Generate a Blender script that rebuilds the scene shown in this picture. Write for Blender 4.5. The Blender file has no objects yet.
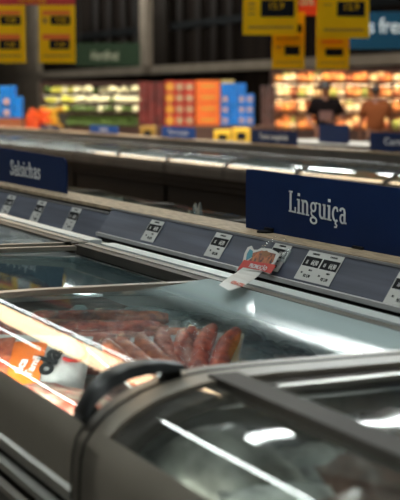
import bpy, bmesh, math, random
from mathutils import Vector, Matrix
R = random.Random(7)
rad = math.radians
S = bpy.context.scene
COL = S.collection

# ------------------------------------------------------------------ camera
CAM_Z = 1.42
YAW, PITCH, FPX = rad(25.2), rad(6.42), 1350.0
cam_d = bpy.data.cameras.new('camera')
cam = bpy.data.objects.new('camera', cam_d); COL.objects.link(cam)
cam.location = (0, 0, CAM_Z)
cam.rotation_euler = (rad(90) - PITCH, 0, -YAW)
cam_d.sensor_fit = 'VERTICAL'; cam_d.sensor_height = 36.0
cam_d.lens = FPX / 500 * 36.0
cam_d.clip_start = 0.05; cam_d.clip_end = 300
cam_d.dof.use_dof = True
cam_d.dof.focus_distance = 3.1
cam_d.dof.aperture_fstop = 5.6
cam_d.dof.aperture_blades = 9
S.camera = cam

# ------------------------------------------------------------------ world, view
w = bpy.data.worlds.new('world'); S.world = w; w.use_nodes = True
w.node_tree.nodes['Background'].inputs[0].default_value = (0.55, 0.75, 0.85, 1)
w.node_tree.nodes['Background'].inputs[1].default_value = 0.05
S.view_settings.view_transform = 'Standard'
S.view_settings.look = 'None'
S.view_settings.gamma = 1
S.view_settings.use_curve_mapping = False
S.view_settings.exposure = -0.12
S.cycles.use_denoising = True
S.cycles.max_bounces = 10
S.cycles.transparent_max_bounces = 24
S.cycles.caustics_reflective = False
S.cycles.sample_clamp_indirect = 3.0
LAMP = 28.0          # strength of the ceiling tubes
CEIL = 5.3
LAMP_Z = 4.92

# ------------------------------------------------------------------ view maths
FW = Vector((math.sin(YAW), math.cos(YAW), 0))
RT = Vector((math.cos(YAW), -math.sin(YAW), 0))
def ray(px, py):
    a = (px - 200) / FPX; b = (250 - py) / FPX
    f = FW * math.cos(PITCH) + Vector((0, 0, -math.sin(PITCH)))
    u = FW * math.sin(PITCH) + Vector((0, 0, math.cos(PITCH)))
    return f + RT * a + u * b
O = Vector((0, 0, CAM_Z))
def onX(px, py, X): d = ray(px, py); return O + d * (X / d.x)
def onZ(px, py, Z): d = ray(px, py); return O + d * ((Z - CAM_Z) / d.z)
def onF(px, py, F): d = ray(px, py); return O + d * (F / d.dot(FW))
def onP(px, py, p0, n): d = ray(px, py); return O + d * ((p0 - O).dot(n) / d.dot(n))

# ------------------------------------------------------------------ materials
MATS = {}
def mat(name, col, rough=0.5, metal=0.0, var=0.0, scale=8.0, bump=0.0, col2=None, emit=0.0, spec=0.5, stretch=None):
    if name in MATS: return MATS[name]
    m = bpy.data.materials.new(name); m.use_nodes = True
    nt = m.node_tree; b = nt.nodes['Principled BSDF']
    b.inputs['Base Color'].default_value = (*col, 1)
    b.inputs['Roughness'].default_value = rough
    b.inputs['Metallic'].default_value = metal
    b.inputs['Specular IOR Level'].default_value = spec
    if emit:
        b.inputs['Emission Color'].default_value = (*col, 1)
        b.inputs['Emission Strength'].default_value = emit
    if var or bump or col2:
        tc = nt.nodes.new('ShaderNodeTexCoord'); mp = nt.nodes.new('ShaderNodeMapping')
        if stretch: mp.inputs['Scale'].default_value = stretch
        nz = nt.nodes.new('ShaderNodeTexNoise'); nz.inputs['Scale'].default_value = scale
        nz.inputs['Detail'].default_value = 5
        nt.links.new(tc.outputs['Object'], mp.inputs[0]); nt.links.new(mp.outputs[0], nz.inputs['Vector'])
        cr = nt.nodes.new('ShaderNodeValToRGB')
        c2 = col2 or tuple(min(1, c * (1 + var)) for c in col)
        c1 = col if col2 else tuple(c * (1 - var) for c in col)
        cr.color_ramp.elements[0].color = (*c1, 1); cr.color_ramp.elements[1].color = (*c2, 1)
        cr.color_ramp.elements[0].position = 0.35; cr.color_ramp.elements[1].position = 0.65
        nt.links.new(nz.outputs['Fac'], cr.inputs[0]); nt.links.new(cr.outputs[0], b.inputs['Base Color'])
        if bump:
            bp = nt.nodes.new('ShaderNodeBump'); bp.inputs['Strength'].default_value = bump
            bp.inputs['Distance'].default_value = 0.01
            nt.links.new(nz.outputs['Fac'], bp.inputs['Height']); nt.links.new(bp.outputs[0], b.inputs['Normal'])
    MATS[name] = m; return m

def glass_mat(name, tint, rough, base, haze, haze_col, bump=0.0, bscale=6.0, power=4.5, top=0.20, stretch=(1, 1, 1), edge=None):
    m = bpy.data.materials.new(name); m.use_nodes = True
    nt = m.node_tree; N = nt.nodes; L = nt.links
    N.remove(N['Principled BSDF']); out = N['Material Output']
    lw = N.new('ShaderNodeLayerWeight'); lw.inputs[0].default_value = 0.5
    pw = N.new('ShaderNodeMath'); pw.operation = 'POWER'; pw.inputs[1].default_value = power
    ma = N.new('ShaderNodeMath'); ma.operation = 'MULTIPLY_ADD'; ma.inputs[1].default_value = top; ma.inputs[2].default_value = base
    L.new(lw.outputs['Facing'], pw.inputs[0]); L.new(pw.outputs[0], ma.inputs[0])
    tr = N.new('ShaderNodeBsdfTransparent'); tr.inputs[0].default_value = (*tint, 1)
    gl = N.new('ShaderNodeBsdfGlossy'); gl.inputs['Roughness'].default_value = rough
    df = N.new('ShaderNodeBsdfDiffuse'); df.inputs[0].default_value = (*haze_col, 1)
    tc = N.new('ShaderNodeTexCoord'); mp = N.new('ShaderNodeMapping'); mp.inputs['Scale'].default_value = stretch
    nz = N.new('ShaderNodeTexNoise'); nz.inputs['Scale'].default_value = bscale; nz.inputs['Detail'].default_value = 3
    L.new(tc.outputs['Object'], mp.inputs[0]); L.new(mp.outputs[0], nz.inputs['Vector'])
    if bump:
        bp = N.new('ShaderNodeBump'); bp.inputs['Strength'].default_value = bump; bp.inputs['Distance'].default_value = 0.01
        L.new(nz.outputs['Fac'], bp.inputs['Height']); L.new(bp.outputs[0], gl.inputs['Normal'])
    fm = N.new('ShaderNodeMath'); fm.operation = 'MULTIPLY'; fm.inputs[1].default_value = haze * 2
    L.new(nz.outputs['Fac'], fm.inputs[0])
    if edge:      # pale diffuse layer thickening towards the back edge of the pane
        sx = N.new('ShaderNodeSeparateXYZ'); L.new(tc.outputs['Object'], sx.inputs[0])
        mr = N.new('ShaderNodeMapRange'); mr.interpolation_type = 'SMOOTHSTEP'
        mr.inputs['From Min'].default_value = edge[0]; mr.inputs['From Max'].default_value = edge[1]; mr.inputs['To Max'].default_value = edge[2]
        L.new(sx.outputs[0], mr.inputs['Value'])
        ad = N.new('ShaderNodeMath'); ad.operation = 'ADD'; L.new(fm.outputs[0], ad.inputs[0]); L.new(mr.outputs[0], ad.inputs[1]); fm = ad
    m1 = N.new('ShaderNodeMixShader'); L.new(fm.outputs[0], m1.inputs[0]); L.new(tr.outputs[0], m1.inputs[1]); L.new(df.outputs[0], m1.inputs[2])
    m2 = N.new('ShaderNodeMixShader'); L.new(ma.outputs[0], m2.inputs[0]); L.new(m1.outputs[0], m2.inputs[1]); L.new(gl.outputs[0], m2.inputs[2])
    L.new(m2.outputs[0], out.inputs['Surface'])
    MATS[name] = m; return m

def lamp_mat(name, col, strength):
    m = bpy.data.materials.new(name); m.use_nodes = True
    nt = m.node_tree; nt.nodes.remove(nt.nodes['Principled BSDF'])
    e = nt.nodes.new('ShaderNodeEmission'); e.inputs[0].default_value = (*col, 1); e.inputs[1].default_value = strength
    nt.links.new(e.outputs[0], nt.nodes['Material Output'].inputs['Surface'])
    MATS[name] = m; return m

# ------------------------------------------------------------------ mesh helpers
class MB:
    def __init__(s): s.v = []; s.f = []; s.sm = []
    def add(s, vs, fs, smooth=False):
        o = len(s.v); s.v += [tuple(v) for v in vs]
        for f in fs: s.f.append([i + o for i in f]); s.sm.append(smooth)
        return s
    def box(s, x0, x1, y0, y1, z0, z1):
        vs = [(x, y, z) for x in (x0, x1) for y in (y0, y1) for z in (z0, z1)]
        return s.add(vs, [(0, 1, 3, 2), (4, 6, 7, 5), (0, 4, 5, 1), (2, 3, 7, 6), (0, 2, 6, 4), (1, 5, 7, 3)])
    def obox(s, c, ex, ey, ez):      # centre and half-extent vectors
        c = Vector(c); vs = [c + ex * a + ey * b + ez * d for a in (-1, 1) for b in (-1, 1) for d in (-1, 1)]
        return s.add(vs, [(0, 1, 3, 2), (4, 6, 7, 5), (0, 4, 5, 1), (2, 3, 7, 6), (0, 2, 6, 4), (1, 5, 7, 3)])
    def prism(s, pts, n):            # polygon (3d points) pushed along n
        k = len(pts); n = Vector(n)
        vs = [Vector(p) for p in pts] + [Vector(p) + n for p in pts]
        fs = [list(range(k))[::-1], list(range(k, 2 * k))] + [(i, (i + 1) % k, k + (i + 1) % k, k + i) for i in range(k)]
        return s.add(vs, fs)
    def sweep(s, pts, t, y0, y1, smooth=True, lift=0.0):   # profile (x,z) strip of thickness t swept along Y
        n = len(pts); nor = []
        for i in range(n):
            a = pts[max(0, i - 1)]; b = pts[min(n - 1, i + 1)]
            dx, dz = b[0] - a[0], b[1] - a[1]; l = math.hypot(dx, dz) or 1
            nor.append((-dz / l, dx / l))
        outer = [(p[0] + q[0] * lift, p[1] + q[1] * lift) for p, q in zip(pts, nor)]
        inner = [(p[0] + q[0] * (lift - t), p[1] + q[1] * (lift - t)) for p, q in zip(pts, nor)]
        vs = []
        for y in (y0, y1):
            vs += [(p[0], y, p[1]) for p in outer]; vs += [(p[0], y, p[1]) for p in inner]
        fs = []
        for i in range(n - 1):
            s_ = [i, i + 1, 2 * n + i + 1, 2 * n + i]; s.add([vs[j] for j in s_], [(0, 1, 2, 3)], smooth)
            s_ = [n + i, 3 * n + i, 3 * n + i + 1, n + i + 1]; s.add([vs[j] for j in s_], [(0, 1, 2, 3)], smooth)
            s_ = [i, n + i, n + i + 1, i + 1]; s.add([vs[j] for j in s_], [(0, 1, 2, 3)])
            s_ = [2 * n + i, 2 * n + i + 1, 3 * n + i + 1, 3 * n + i]; s.add([vs[j] for j in s_], [(0, 1, 2, 3)])
        for i in (0, n - 1):
            s_ = [i, 2 * n + i, 3 * n + i, n + i]; s.add([vs[j] for j in s_], [(0, 1, 2, 3)])
        return s
    def tube(s, pts, r, k=10, caps=True, smooth=True):
        pts = [Vector(p) for p in pts]; n = len(pts)
        rs = r if isinstance(r, (list, tuple)) else [r] * n
        rings = []; up = None
        for i in range(n):
            t = (pts[min(n - 1, i + 1)] - pts[max(0, i - 1)]).normalized()
            if up is None:
                up = Vector((0, 0, 1)) if abs(t.z) < 0.9 else Vector((1, 0, 0))
            a = t.cross(up).normalized(); up = a.cross(t).normalized()
            rings += [pts[i] + (a * math.cos(q) + up * math.sin(q)) * rs[i] for q in [2 * math.pi * j / k for j in range(k)]]
        fs = [(i * k + j, i * k + (j + 1) % k, (i + 1) * k + (j + 1) % k, (i + 1) * k + j) for i in range(n - 1) for j in range(k)]
        if caps: fs += [tuple(range(k))[::-1], tuple(range((n - 1) * k, n * k))]
        return s.add(rings, fs, smooth)
    def ball(s, c, rx, ry=None, rz=None, k=10, m=7, wob=0.0, rr=None):
        ry = ry or rx; rz = rz or rx; c = Vector(c); vs = []; rr = rr or R
        for i in range(1, m):
            for j in range(k):
                a = math.pi * i / m; b = 2 * math.pi * j / k; q = 1 + rr.uniform(-wob, wob)
                vs.append(c + Vector((rx * math.sin(a) * math.cos(b) * q, ry * math.sin(a) * math.sin(b) * q, rz * math.cos(a) * q)))
        vs += [c + Vector((0, 0, rz)), c - Vector((0, 0, rz))]
        fs = [(i * k + j, (i + 1) * k + j, (i + 1) * k + (j + 1) % k, i * k + (j + 1) % k) for i in range(m - 2) for j in range(k)]
        T = len(vs) - 2
        fs += [(T, j, (j + 1) % k) for j in range(k)] + [(T + 1, (m - 2) * k + (j + 1) % k, (m - 2) * k + j) for j in range(k)]
        return s.add(vs, fs, True)
    def mirror(s, xm):
        s.v = [(2 * xm - v[0], v[1], v[2]) for v in s.v]; return s
    def shift(s, dx=0, dy=0, dz=0):
        s.v = [(v[0] + dx, v[1] + dy, v[2] + dz) for v in s.v]; return s
    def build(s, name, m, parent=None, bevel=0.0):
        me = bpy.data.meshes.new(name); me.from_pydata(s.v, [], s.f)
        me.polygons.foreach_set('use_smooth', s.sm)
        bm = bmesh.new(); bm.from_mesh(me); bmesh.ops.remove_doubles(bm, verts=bm.verts, dist=1e-5)
        bmesh.ops.recalc_face_normals(bm, faces=bm.faces)
        for e in bm.edges:
            if len(e.link_faces) != 2 or e.calc_face_angle(0) > 0.75 or not (e.link_faces[0].smooth and e.link_faces[1].smooth): e.smooth = False
        bm.to_mesh(me); bm.free()
        me.materials.append(m)
        o = bpy.data.objects.new(name, me); COL.objects.link(o)
        if parent:
            o.parent = parent; o.matrix_parent_inverse = parent.matrix_basis.inverted() if parent.type == 'EMPTY' else Matrix()
        if bevel:
            b = o.modifiers.new('bevel', 'BEVEL'); b.width = bevel; b.segments = 3; b.limit_method = 'ANGLE'
        return o

ORD = ['first', 'second', 'third', 'fourth', 'fifth', 'sixth', 'seventh', 'eighth', 'ninth', 'tenth', 'eleventh', 'twelfth']
def tag(o, label, cat, group=None, kind=None):
    if label: o['label'] = label
    if cat: o['category'] = cat
    if group: o['group'] = group
    if kind: o['kind'] = kind
    return o
def thing(name, loc, label, cat, group=None, rz=0.0):
    o = bpy.data.objects.new(name, None); COL.objects.link(o); o.empty_display_size = 0.05
    o.location = loc; o.rotation_euler = (0, 0, rz)
    return tag(o, label, cat, group)
def struct(mb, name, m):
    if name != 'floor': m.node_tree.nodes['Principled BSDF'].inputs['Specular IOR Level'].default_value = 0.05
    o = mb.build(name, m); o['kind'] = 'structure'; return o
def local(mb, name, m, parent, bevel=0.0):      # geometry given in the parent's own frame
    o = mb.build(name, m, None, bevel); o.parent = parent; return o
def copy_thing(root, loc, rz=0.0, label=None, scale=None):
    r = root.copy(); COL.objects.link(r); r.location = loc; r.rotation_euler = (0, 0, rz)
    if label: r['label'] = label
    if scale: r.scale = scale
    for ch in list(root.children):
        c = ch.copy(); COL.objects.link(c); c.parent = r
    return r

def text_mb(string, size, org, ex, ey, sx=1.0, bold=0.0, depth=0.0004, align='CENTER'):
    cu = bpy.data.curves.new('t', 'FONT'); cu.body = string; cu.size = size; cu.align_x = align
    cu.extrude = depth; cu.offset = bold; cu.resolution_u = 3
    ob = bpy.data.objects.new('t', cu); COL.objects.link(ob)
    dg = bpy.context.evaluated_depsgraph_get(); me = bpy.data.meshes.new_from_object(ob.evaluated_get(dg))
    ex = Vector(ex).normalized(); ey = Vector(ey).normalized(); n = ex.cross(ey)
    mb = MB(); org = Vector(org)
    mb.add([org + ex * v.co.x * sx + ey * v.co.y + n * v.co.z for v in me.vertices], [list(p.vertices) for p in me.polygons])
    bpy.data.objects.remove(ob); bpy.data.curves.remove(cu); bpy.data.meshes.remove(me)
    return mb

# slab-serif letters drawn as strokes: (polyline, half width)
def arc(cx, cy, rx, ry, a0, a1, n=10):
    return [(cx + rx * math.cos(rad(a0 + (a1 - a0) * i / n)), cy + ry * math.sin(rad(a0 + (a1 - a0) * i / n))) for i in range(n + 1)]
HB, HS = 0.085, 0.055
def stem(x, y0, y1): return ([(x, y0), (x, y1)], HB)
def bar(x0, x1, y): return ([(x0, y), (x1, y)], HS)
GL = {
 'L': (0.76, [stem(.16, 0, 1.45), bar(0, .34, 1.40), bar(0, .66, .055), ([(.62, .0), (.62, .4)], HS)]),
 'i': (0.42, [stem(.19, 0, 1), bar(.02, .19, .945), bar(.02, .38, .055), ([(.19, 1.2), (.19, 1.4)], .1)]),
 'l': (0.42, [stem(.19, 0, 1.45), bar(.02, .19, 1.4), bar(.02, .38, .055)]),
 'n': (0.80, [stem(.17, 0, 1), bar(.02, .17, .945), bar(.02, .33, .055), (arc(.37, .68, .2, .27, 170, 0) + [(.57, .05)], HB - .01), bar(.44, .74, .055)]),
 'h': (0.80, [stem(.17, 0, 1.45), bar(.02, .17, 1.4), bar(.02, .33, .055), (arc(.37, .68, .2, .27, 170, 0) + [(.57, .05)], HB - .01), bar(.44, .74, .055)]),
 'u': (0.80, [(([(.17, .97), (.17, .35)] + arc(.37, .32, .2, .27, 180, 350)), HB - .01), bar(.02, .17, .945), stem(.57, 0, 1), bar(.42, .57, .945), bar(.57, .76, .055)]),
 'g': (0.76, [(arc(.33, .66, .21, .28, 0, 360, 18), HB - .02), (arc(.36, -.22, .27, .2, 0, 360, 18), HS + .01), ([(.2, .42), (.13, .25), (.2, .1), (.42, .0)], HS), ([(.5, .86), (.62, .98), (.7, .93)], HS)]),
 'c': (0.62, [(arc(.34, .5, .24, .44, 55, 305, 16), HB - .015), ([(.48, .86), (.5, .68)], HS)]),
 'a': (0.68, [([(.1, .76), (.15, .9), (.3, .96), (.44, .9), (.48, .72), (.48, .05)], HB - .01), (arc(.31, .29, .19, .27, 60, 340, 14), HB - .025), bar(.46, .64, .055)]),
 's': (0.58, [([(.47, .7), (.46, .88), (.3, .95), (.14, .88), (.11, .72), (.2, .58), (.4, .46), (.47, .3), (.42, .1), (.26, .03), (.1, .1), (.08, .3)], HB - .02)]),
 'S': (0.72, [([(.56, 1.05), (.55, 1.3), (.36, 1.41), (.18, 1.34), (.11, 1.12), (.2, .9), (.42, .7), (.57, .5), (.56, .2), (.4, .05), (.24, .03), (.1, .14), (.08, .4)], HB - .01)]),
}
GL['ç'] = (GL['c'][0], GL['c'][1] + [([(.36, .02), (.32, -.12), (.44, -.2), (.4, -.34), (.24, -.34)], HS)])
def slab_text(string, org, ex, ey, unit, width, depth=0.001):
    tot = sum(GL[c][0] for c in string); sx = width / tot
    ex = Vector(ex); ey = Vector(ey); n = ex.cross(ey).normalized(); org = Vector(org); mb = MB(); x = 0
    k = sx / unit
    for ch in string:
        adv, strokes = GL[ch]
        for pts, h in strokes:
            m = len(pts); L_ = []; R_ = []
            for i in range(m):
                a = pts[max(0, i - 1)]; b = pts[min(m - 1, i + 1)]
                dx, dy = b[0] - a[0], b[1] - a[1]; l = math.hypot(dx, dy) or 1
                nx, ny = -dy / l * h, dx / l * h
                L_.append((pts[i][0] + nx, pts[i][1] + ny)); R_.append((pts[i][0] - nx, pts[i][1] - ny))
            P = lambda q, d: org + ex * ((x + q[0]) * sx) + ey * (q[1] * unit) + n * d
            for i in range(m - 1):
                mb.prism([P(L_[i], 0), P(R_[i], 0), P(R_[i + 1], 0), P(L_[i + 1], 0)], n * depth)
        x += adv
    return mb

# ------------------------------------------------------------------ palette
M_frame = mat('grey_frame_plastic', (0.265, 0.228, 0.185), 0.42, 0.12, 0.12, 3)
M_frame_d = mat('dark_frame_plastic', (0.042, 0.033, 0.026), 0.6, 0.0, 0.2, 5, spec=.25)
M_alu = mat('worn_aluminium', (0.42, 0.41, 0.37), 0.32, 0.75, 0.12, 12, stretch=(1, .1, 1))
M_run = mat('grey_runner', (0.20, 0.19, 0.165), 0.5, 0.1, 0.15, 12, stretch=(1, .1, 1))
M_body = mat('dark_freezer_body', (0.060, 0.050, 0.042), 0.45, 0.1, 0.15, 4)
M_black = mat('black_rubber', (0.012, 0.012, 0.012), 0.45)
M_handle = mat('black_handle_plastic', (0.016, 0.017, 0.018), 0.33, 0, 0.2, 10)
M_tub = mat('white_freezer_liner', (0.74, 0.79, 0.79), 0.45, 0, 0.06, 3)
M_tubd = mat('grey_freezer_liner', (0.30, 0.33, 0.32), 0.5, 0, 0.3, 6)
M_rail = mat('blue_grey_rail_film', (0.070, 0.076, 0.108), 0.5, 0, 0.3, 9, 0.1, stretch=(1, .15, 4), spec=.3)
M_lip = mat('pale_rail_lip', (0.62, 0.62, 0.62), 0.5)
M_ledge = mat('sand_ledge', (0.42, 0.31, 0.20), 0.7, 0, 0.25, 20, 0.1, stretch=(6, 1, 1))
M_sign = mat('navy_sign_board', (0.002, 0.014, 0.068), 0.7, 0, 0.08, 4, spec=.15)
M_sign_l = mat('bright_navy_sign_board', (0.010, 0.070, 0.33), 0.6, 0, 0.08, 4, spec=.15)
M_letter = mat('white_sign_lettering', (0.80, 0.81, 0.82), 0.7)
M_paper = mat('white_label_paper', (0.62, 0.61, 0.58), 0.5)
M_ink = mat('black_label_ink', (0.012, 0.012, 0.014), 0.7, spec=.1)
M_glass = glass_mat('lid_glass', (0.97, 0.99, 0.985), 0.035, 0.03, 0.008, (0.75, 0.85, 0.85), 0.012, 4.0, stretch=(1, .5, 1))
M_glass_n = glass_mat('near_lid_glass', (0.95, 0.97, 0.96), 0.03, 0.05, 0.01, (0.6, 0.65, 0.62), 0.01, 4.0, power=4.0, top=.5, stretch=(1, .5, 1))
M_glass_b = glass_mat('pale_edge_glass', (0.97, 0.99, 0.985), 0.035, 0.03, 0.008, (0.72, 0.86, 0.87), 0.012, 4.0, stretch=(1, .5, 1), power=4.5, top=0.22, edge=(1.03, 1.2, .62))
M_glass_w = glass_mat('whitened_lid_glass', (0.9, 0.95, 0.95), 0.05, 0.10, 0.34, (0.8, 0.83, 0.82), 0.02, 9.0, power=3.5, top=.4)  # white reflections painted into the panes as a diffuse layer
M_glass_s = glass_mat('bright_lid_glass', (0.9, 0.95, 0.95), 0.05, 0.28, 0.10, (0.5, 0.6, 0.62), 0.01, 2.0, power=3.5, top=.5)
M_glass_d = glass_mat('veiled_lid_glass', (0.7, 0.8, 0.8), 0.03, 0.12, 0.09, (0.35, 0.55, 0.62), 0.01, 5.0, power=3.5, top=.5)  # teal veil over the reflected board is painted in as diffuse colour
M_film = glass_mat('clear_shrink_film', (0.97, 0.97, 0.97), 0.09, 0.05, 0.02, (0.85, 0.87, 0.87), 1.0, 30.0, power=3, top=.10)
M_filmw = glass_mat('milky_shrink_film', (0.85, 0.9, 0.9), 0.2, 0.15, 0.22, (0.82, 0.88, 0.88), 1.0, 22.0)
M_saus = [mat('sausage_brown', (0.34, 0.055, 0.02), 0.25, 0, 0, 60, 0.5, col2=(0.85, 0.24, 0.10)),
          mat('sausage_dark_red', (0.32, 0.03, 0.015), 0.25, 0, 0, 60, 0.5, col2=(0.78, 0.13, 0.06)),
          mat('sausage_pink', (0.36, 0.075, 0.05), 0.25, 0, 0, 60, 0.5, col2=(0.85, 0.27, 0.18))]
M_lamp = lamp_mat('white_tube_light', (0.93, 1.0, 0.98), LAMP)
M_fill = lamp_mat('cool_fill_strip', (0.95, 1.0, 0.93), 38.0)  # added fill light for the freezers, like the next two
M_fill_near = lamp_mat('faint_fill_strip', (0.95, 1.0, 0.9), 9.0)
M_fill_back = lamp_mat('back_fill_strip', (0.9, 1.0, 0.98), 110.0)
M_panel = lamp_mat('warm_cream_panel', (1.0, 0.74, 0.46), 11.0)
M_wpanel = lamp_mat('white_panel', (0.93, 1.0, 0.98), 34.0)
M_lampbody = mat('white_lamp_housing', (0.6, 0.6, 0.6), 0.5)
M_yellow = mat('yellow_price_card', (1.0, 0.52, 0.004), 0.6, 0, 0.06, 5, spec=.1)
M_red = mat('red_print', (0.55, 0.02, 0.012), 0.5)
M_orange = mat('orange_print', (0.85, 0.16, 0.01), 0.5)

# ------------------------------------------------------------------ the room
UA = rad(-0.4)                               # the back wall runs towards this azimuth
U = Vector((math.sin(UA), math.cos(UA), 0)); NW = Vector((-math.cos(UA), math.sin(UA), 0))
P0 = onF(350, 98, 31); P0.z = 0
def onW(px, py, off): return onP(px, py, P0 + NW * off, NW)

struct(MB().box(-9, 60, -9, 85, -0.1, 0), 'floor', mat('grey_shop_floor', (0.10, 0.085, 0.07), 0.3, 0, 0.15, 1.5))
struct(MB().box(-9, 60, -9, 85, CEIL, CEIL + 0.1), 'ceiling', mat('pale_roof_sheeting', (0.34, 0.38, 0.37), 0.6, 0, 0.35, .8, stretch=(.4, 2, 1)))
struct(MB().box(-9.1, -9, -9, 85, 0, CEIL), 'wall_left', mat('warm_side_wall', (0.12, 0.10, 0.08), 0.7))
struct(MB().box(-9, 60, -9.1, -9, 0, CEIL), 'wall_front', MATS['warm_side_wall'])
struct(MB().box(-9, 60, 85, 85.1, 0, CEIL), 'wall_far', MATS['warm_side_wall'])
mb = MB(); mb.obox(P0 + U * 15 - NW * 0.1 + Vector((0, 0, CEIL / 2)), U * 60, NW * 0.1, Vector((0, 0, CEIL / 2)))
struct(mb, 'wall_back', mat('dark_panelled_wall', (0.017, 0.011, 0.008), 0.9, 0, 0.5, 2.2, stretch=(3, 1, .05)))
# beam over the displays, a lighter pier and a pale stretch of wall at the left
zb0 = onW(160, 73.5, 0.3).z; zb1 = onW(160, 65.5, 0.3).z
mb = MB(); mb.obox(P0 + U * 15 + NW * 0.15 + Vector((0, 0, (zb0 + zb1) / 2)), U * 58, NW * 0.15, Vector((0, 0, (zb1 - zb0) / 2)))
struct(mb, 'trim_1', mat('taupe_beam', (0.36, 0.28, 0.21), 0.6, 0, 0.1, 2))
def wall_pier(n, px0, px1, off, m, z0=None, z1=None):
    a = onW(px0, 60, off); b = onW(px1, 60, off); a.z = b.z = 0
    z0 = zb1 if z0 is None else z0; z1 = z1 or CEIL
    mb = MB(); mb.obox((a + b) / 2 + Vector((0, 0, (z0 + z1) / 2)), (b - a) / 2, NW * off * 0.5, Vector((0, 0, (z1 - z0) / 2)))
    return struct(mb, 'trim_%d' % n, m)
M_pier = mat('taupe_pier', (0.42, 0.32, 0.24), 0.6, 0, 0.1, 2)
wall_pier(2, 144, 151, 0.3, M_pier)
wall_pier(3, 152, 168, 0.16, mat('brown_pier', (0.03, 0.022, 0.017), 0.6))
wall_pier(4, -30, 40, 0.2, M_pier, 0.0)
M_dk = mat('dark_wall_stripe', (0.030, 0.022, 0.018), 0.6)
for i, (a, b) in enumerate([(95, 99), (108, 112), (122, 126), (134, 138), (178, 183), (196, 201), (212, 217), (228, 233)]):
    wall_pier(5 + i, a, b, 0.07, M_dk)
mb = MB(); mb.obox(P0 + U * 15 + NW * 0.06 + Vector((0, 0, onW(190, 24, 0.1).z)), U * 58, NW * 0.06, Vector((0, 0, 0.10)))
struct(mb, 'trim_13', M_black)

# unseen roof beams, added for their dark lines in the reflections
for i, y in enumerate(range(2, 60, 6)):
    mb = MB(); mb.box(-8.9, 14 , y - 0.06, y + 0.06, 5.12, 5.24)
    for k in range(12): mb.box(-8 + k * 1.9, -7.92 + k * 1.9, y - 0.03, y + 0.03, 5.24, CEIL)
    tag(mb.build('roof_beam', M_frame_d), 'unseen dark roof beam added above the freezer aisles', 'beam', 'roof beams')

# ceiling lamps
def lamp_proto():
    t = thing('ceiling_lamp', (0, 0, 0), 'long white tube lamp in a continuous ceiling row', 'lamp', 'tube lamps in the ceiling rows')
    local(MB().tube([(0, -1.15, 0), (0, 1.15, 0)], 0.045, 10), 'tube', M_lamp, t)
    mb = MB(); mb.box(-.03, .03, -1.19, 1.19, .055, .08)
    for y in (-0.8, 0.8): mb.tube([(0, y, 0.1), (0, y, CEIL - LAMP_Z)], 0.012, 6)
    local(mb, 'housing', M_lampbody, t)
    return t
LP = lamp_proto(); first = True
def row(x, ya, yb, step=2.5):
    global first
    y = ya + 1.2
    while y < yb:
        if first: LP.location = (x, y, LAMP_Z); first = False
        else: copy_thing(LP, (x, y, LAMP_Z))
        y += step
row(5.3, 14.7, 34); row(2.0, 12.8, 34); row(-0.8, 11.4, 26); row(1.07, -3.2, 9.3)
row(14.4, 30, 48); row(-2.2, -5, 9); row(9, -2, 4); row(17.5, 6, 52)  # row left of the freezers is unseen, added to brighten their rims
for (xa, ya, xb, yb) in ((2.5, 8.57, 4.25, 9.68), (9.45, 15.1, 10.0, 15.8), (10.05, 15.85, 11.8, 16.9)):
    copy_thing(LP, ((xa + xb) / 2, (ya + yb) / 2, LAMP_Z), -math.atan2(xb - xa, yb - ya), 'skewed tube lamp hanging over the cross aisle', (1, math.hypot(xb - xa, yb - ya) / 2.38, 1))
wp = thing('light_panel', (8.7, 15, 4.9), 'broad white light panel over the middle of the hall', 'lamp')
MB().box(8.0, 9.35, 11.5, 17.6, 4.9, 4.92).build('diffuser', M_wpanel, wp)
mb = MB(); mb.box(7.96, 9.39, 11.46, 17.64, 4.92, 4.98); [mb.box(x, x + .04, y, y + .04, 4.98, CEIL) for x in (8.1, 9.2) for y in (12, 17)]
mb.build('housing', M_lampbody, wp)
# warm light panel between two lamp rows
dd = thing('light_panel', (3.75, 16, 4.98), 'wide warm cream light panel between two rows of tube lamps', 'lamp')
MB().box(2.8, 4.7, 11.7, 22, 4.98, 5.0).build('diffuser', M_panel, dd)
MB().box(2.76, 4.74, 11.66, 22.04, 5.0, 5.06).build('housing', M_lampbody, dd)
mb = MB()
for y in (12.5, 17, 21): mb.box(2.8, 2.84, y, y + 0.04, 5.06, CEIL); mb.box(4.66, 4.7, y, y + 0.04, 5.06, CEIL)
mb.build('hanger', M_alu, dd)

# ------------------------------------------------------------------ island freezers
PROF = [(.600, .885), (.601, .915), (.603, .945), (.608, .966), (.620, .984), (.637, .999), (.655, 1.011), (.685, 1.025), (.715, 1.034), (.75, 1.0405), (.785, 1.044), (.86, 1.045), (1.05, 1.043), (1.24, 1.040)]
PBOW = [p for p in PROF if p[0] < .8] + [(.86, 1.0435), (.93, 1.0405), (1.00, 1.0375), (1.05, 1.0370), (1.10, 1.0385), (1.15, 1.0420), (1.20, 1.0460), (1.24, 1.0492)]
PDISH = [p for p in PROF if p[0] < .75] + [(.75, 1.040), (.785, 1.040), (.86, 1.037), (1.05, 1.026), (1.24, 1.013)]
PNEAR = [p for p in PROF if p[0] < .76] + [(.775, 1.0435)] + [(.80, 1.0435), (.86, 1.0420), (1.05, 1.0370), (1.24, 1.0320)]
GI = 4      # glass begins here
def off_prof(pts, d): return [(x + d * 0.6, z - d) for x, z in pts]
XM = 1.53
def place(mb, mir, dx, dz):
    if mir: mb.mirror(XM)
    return mb.shift(dx, 0, dz)
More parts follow.
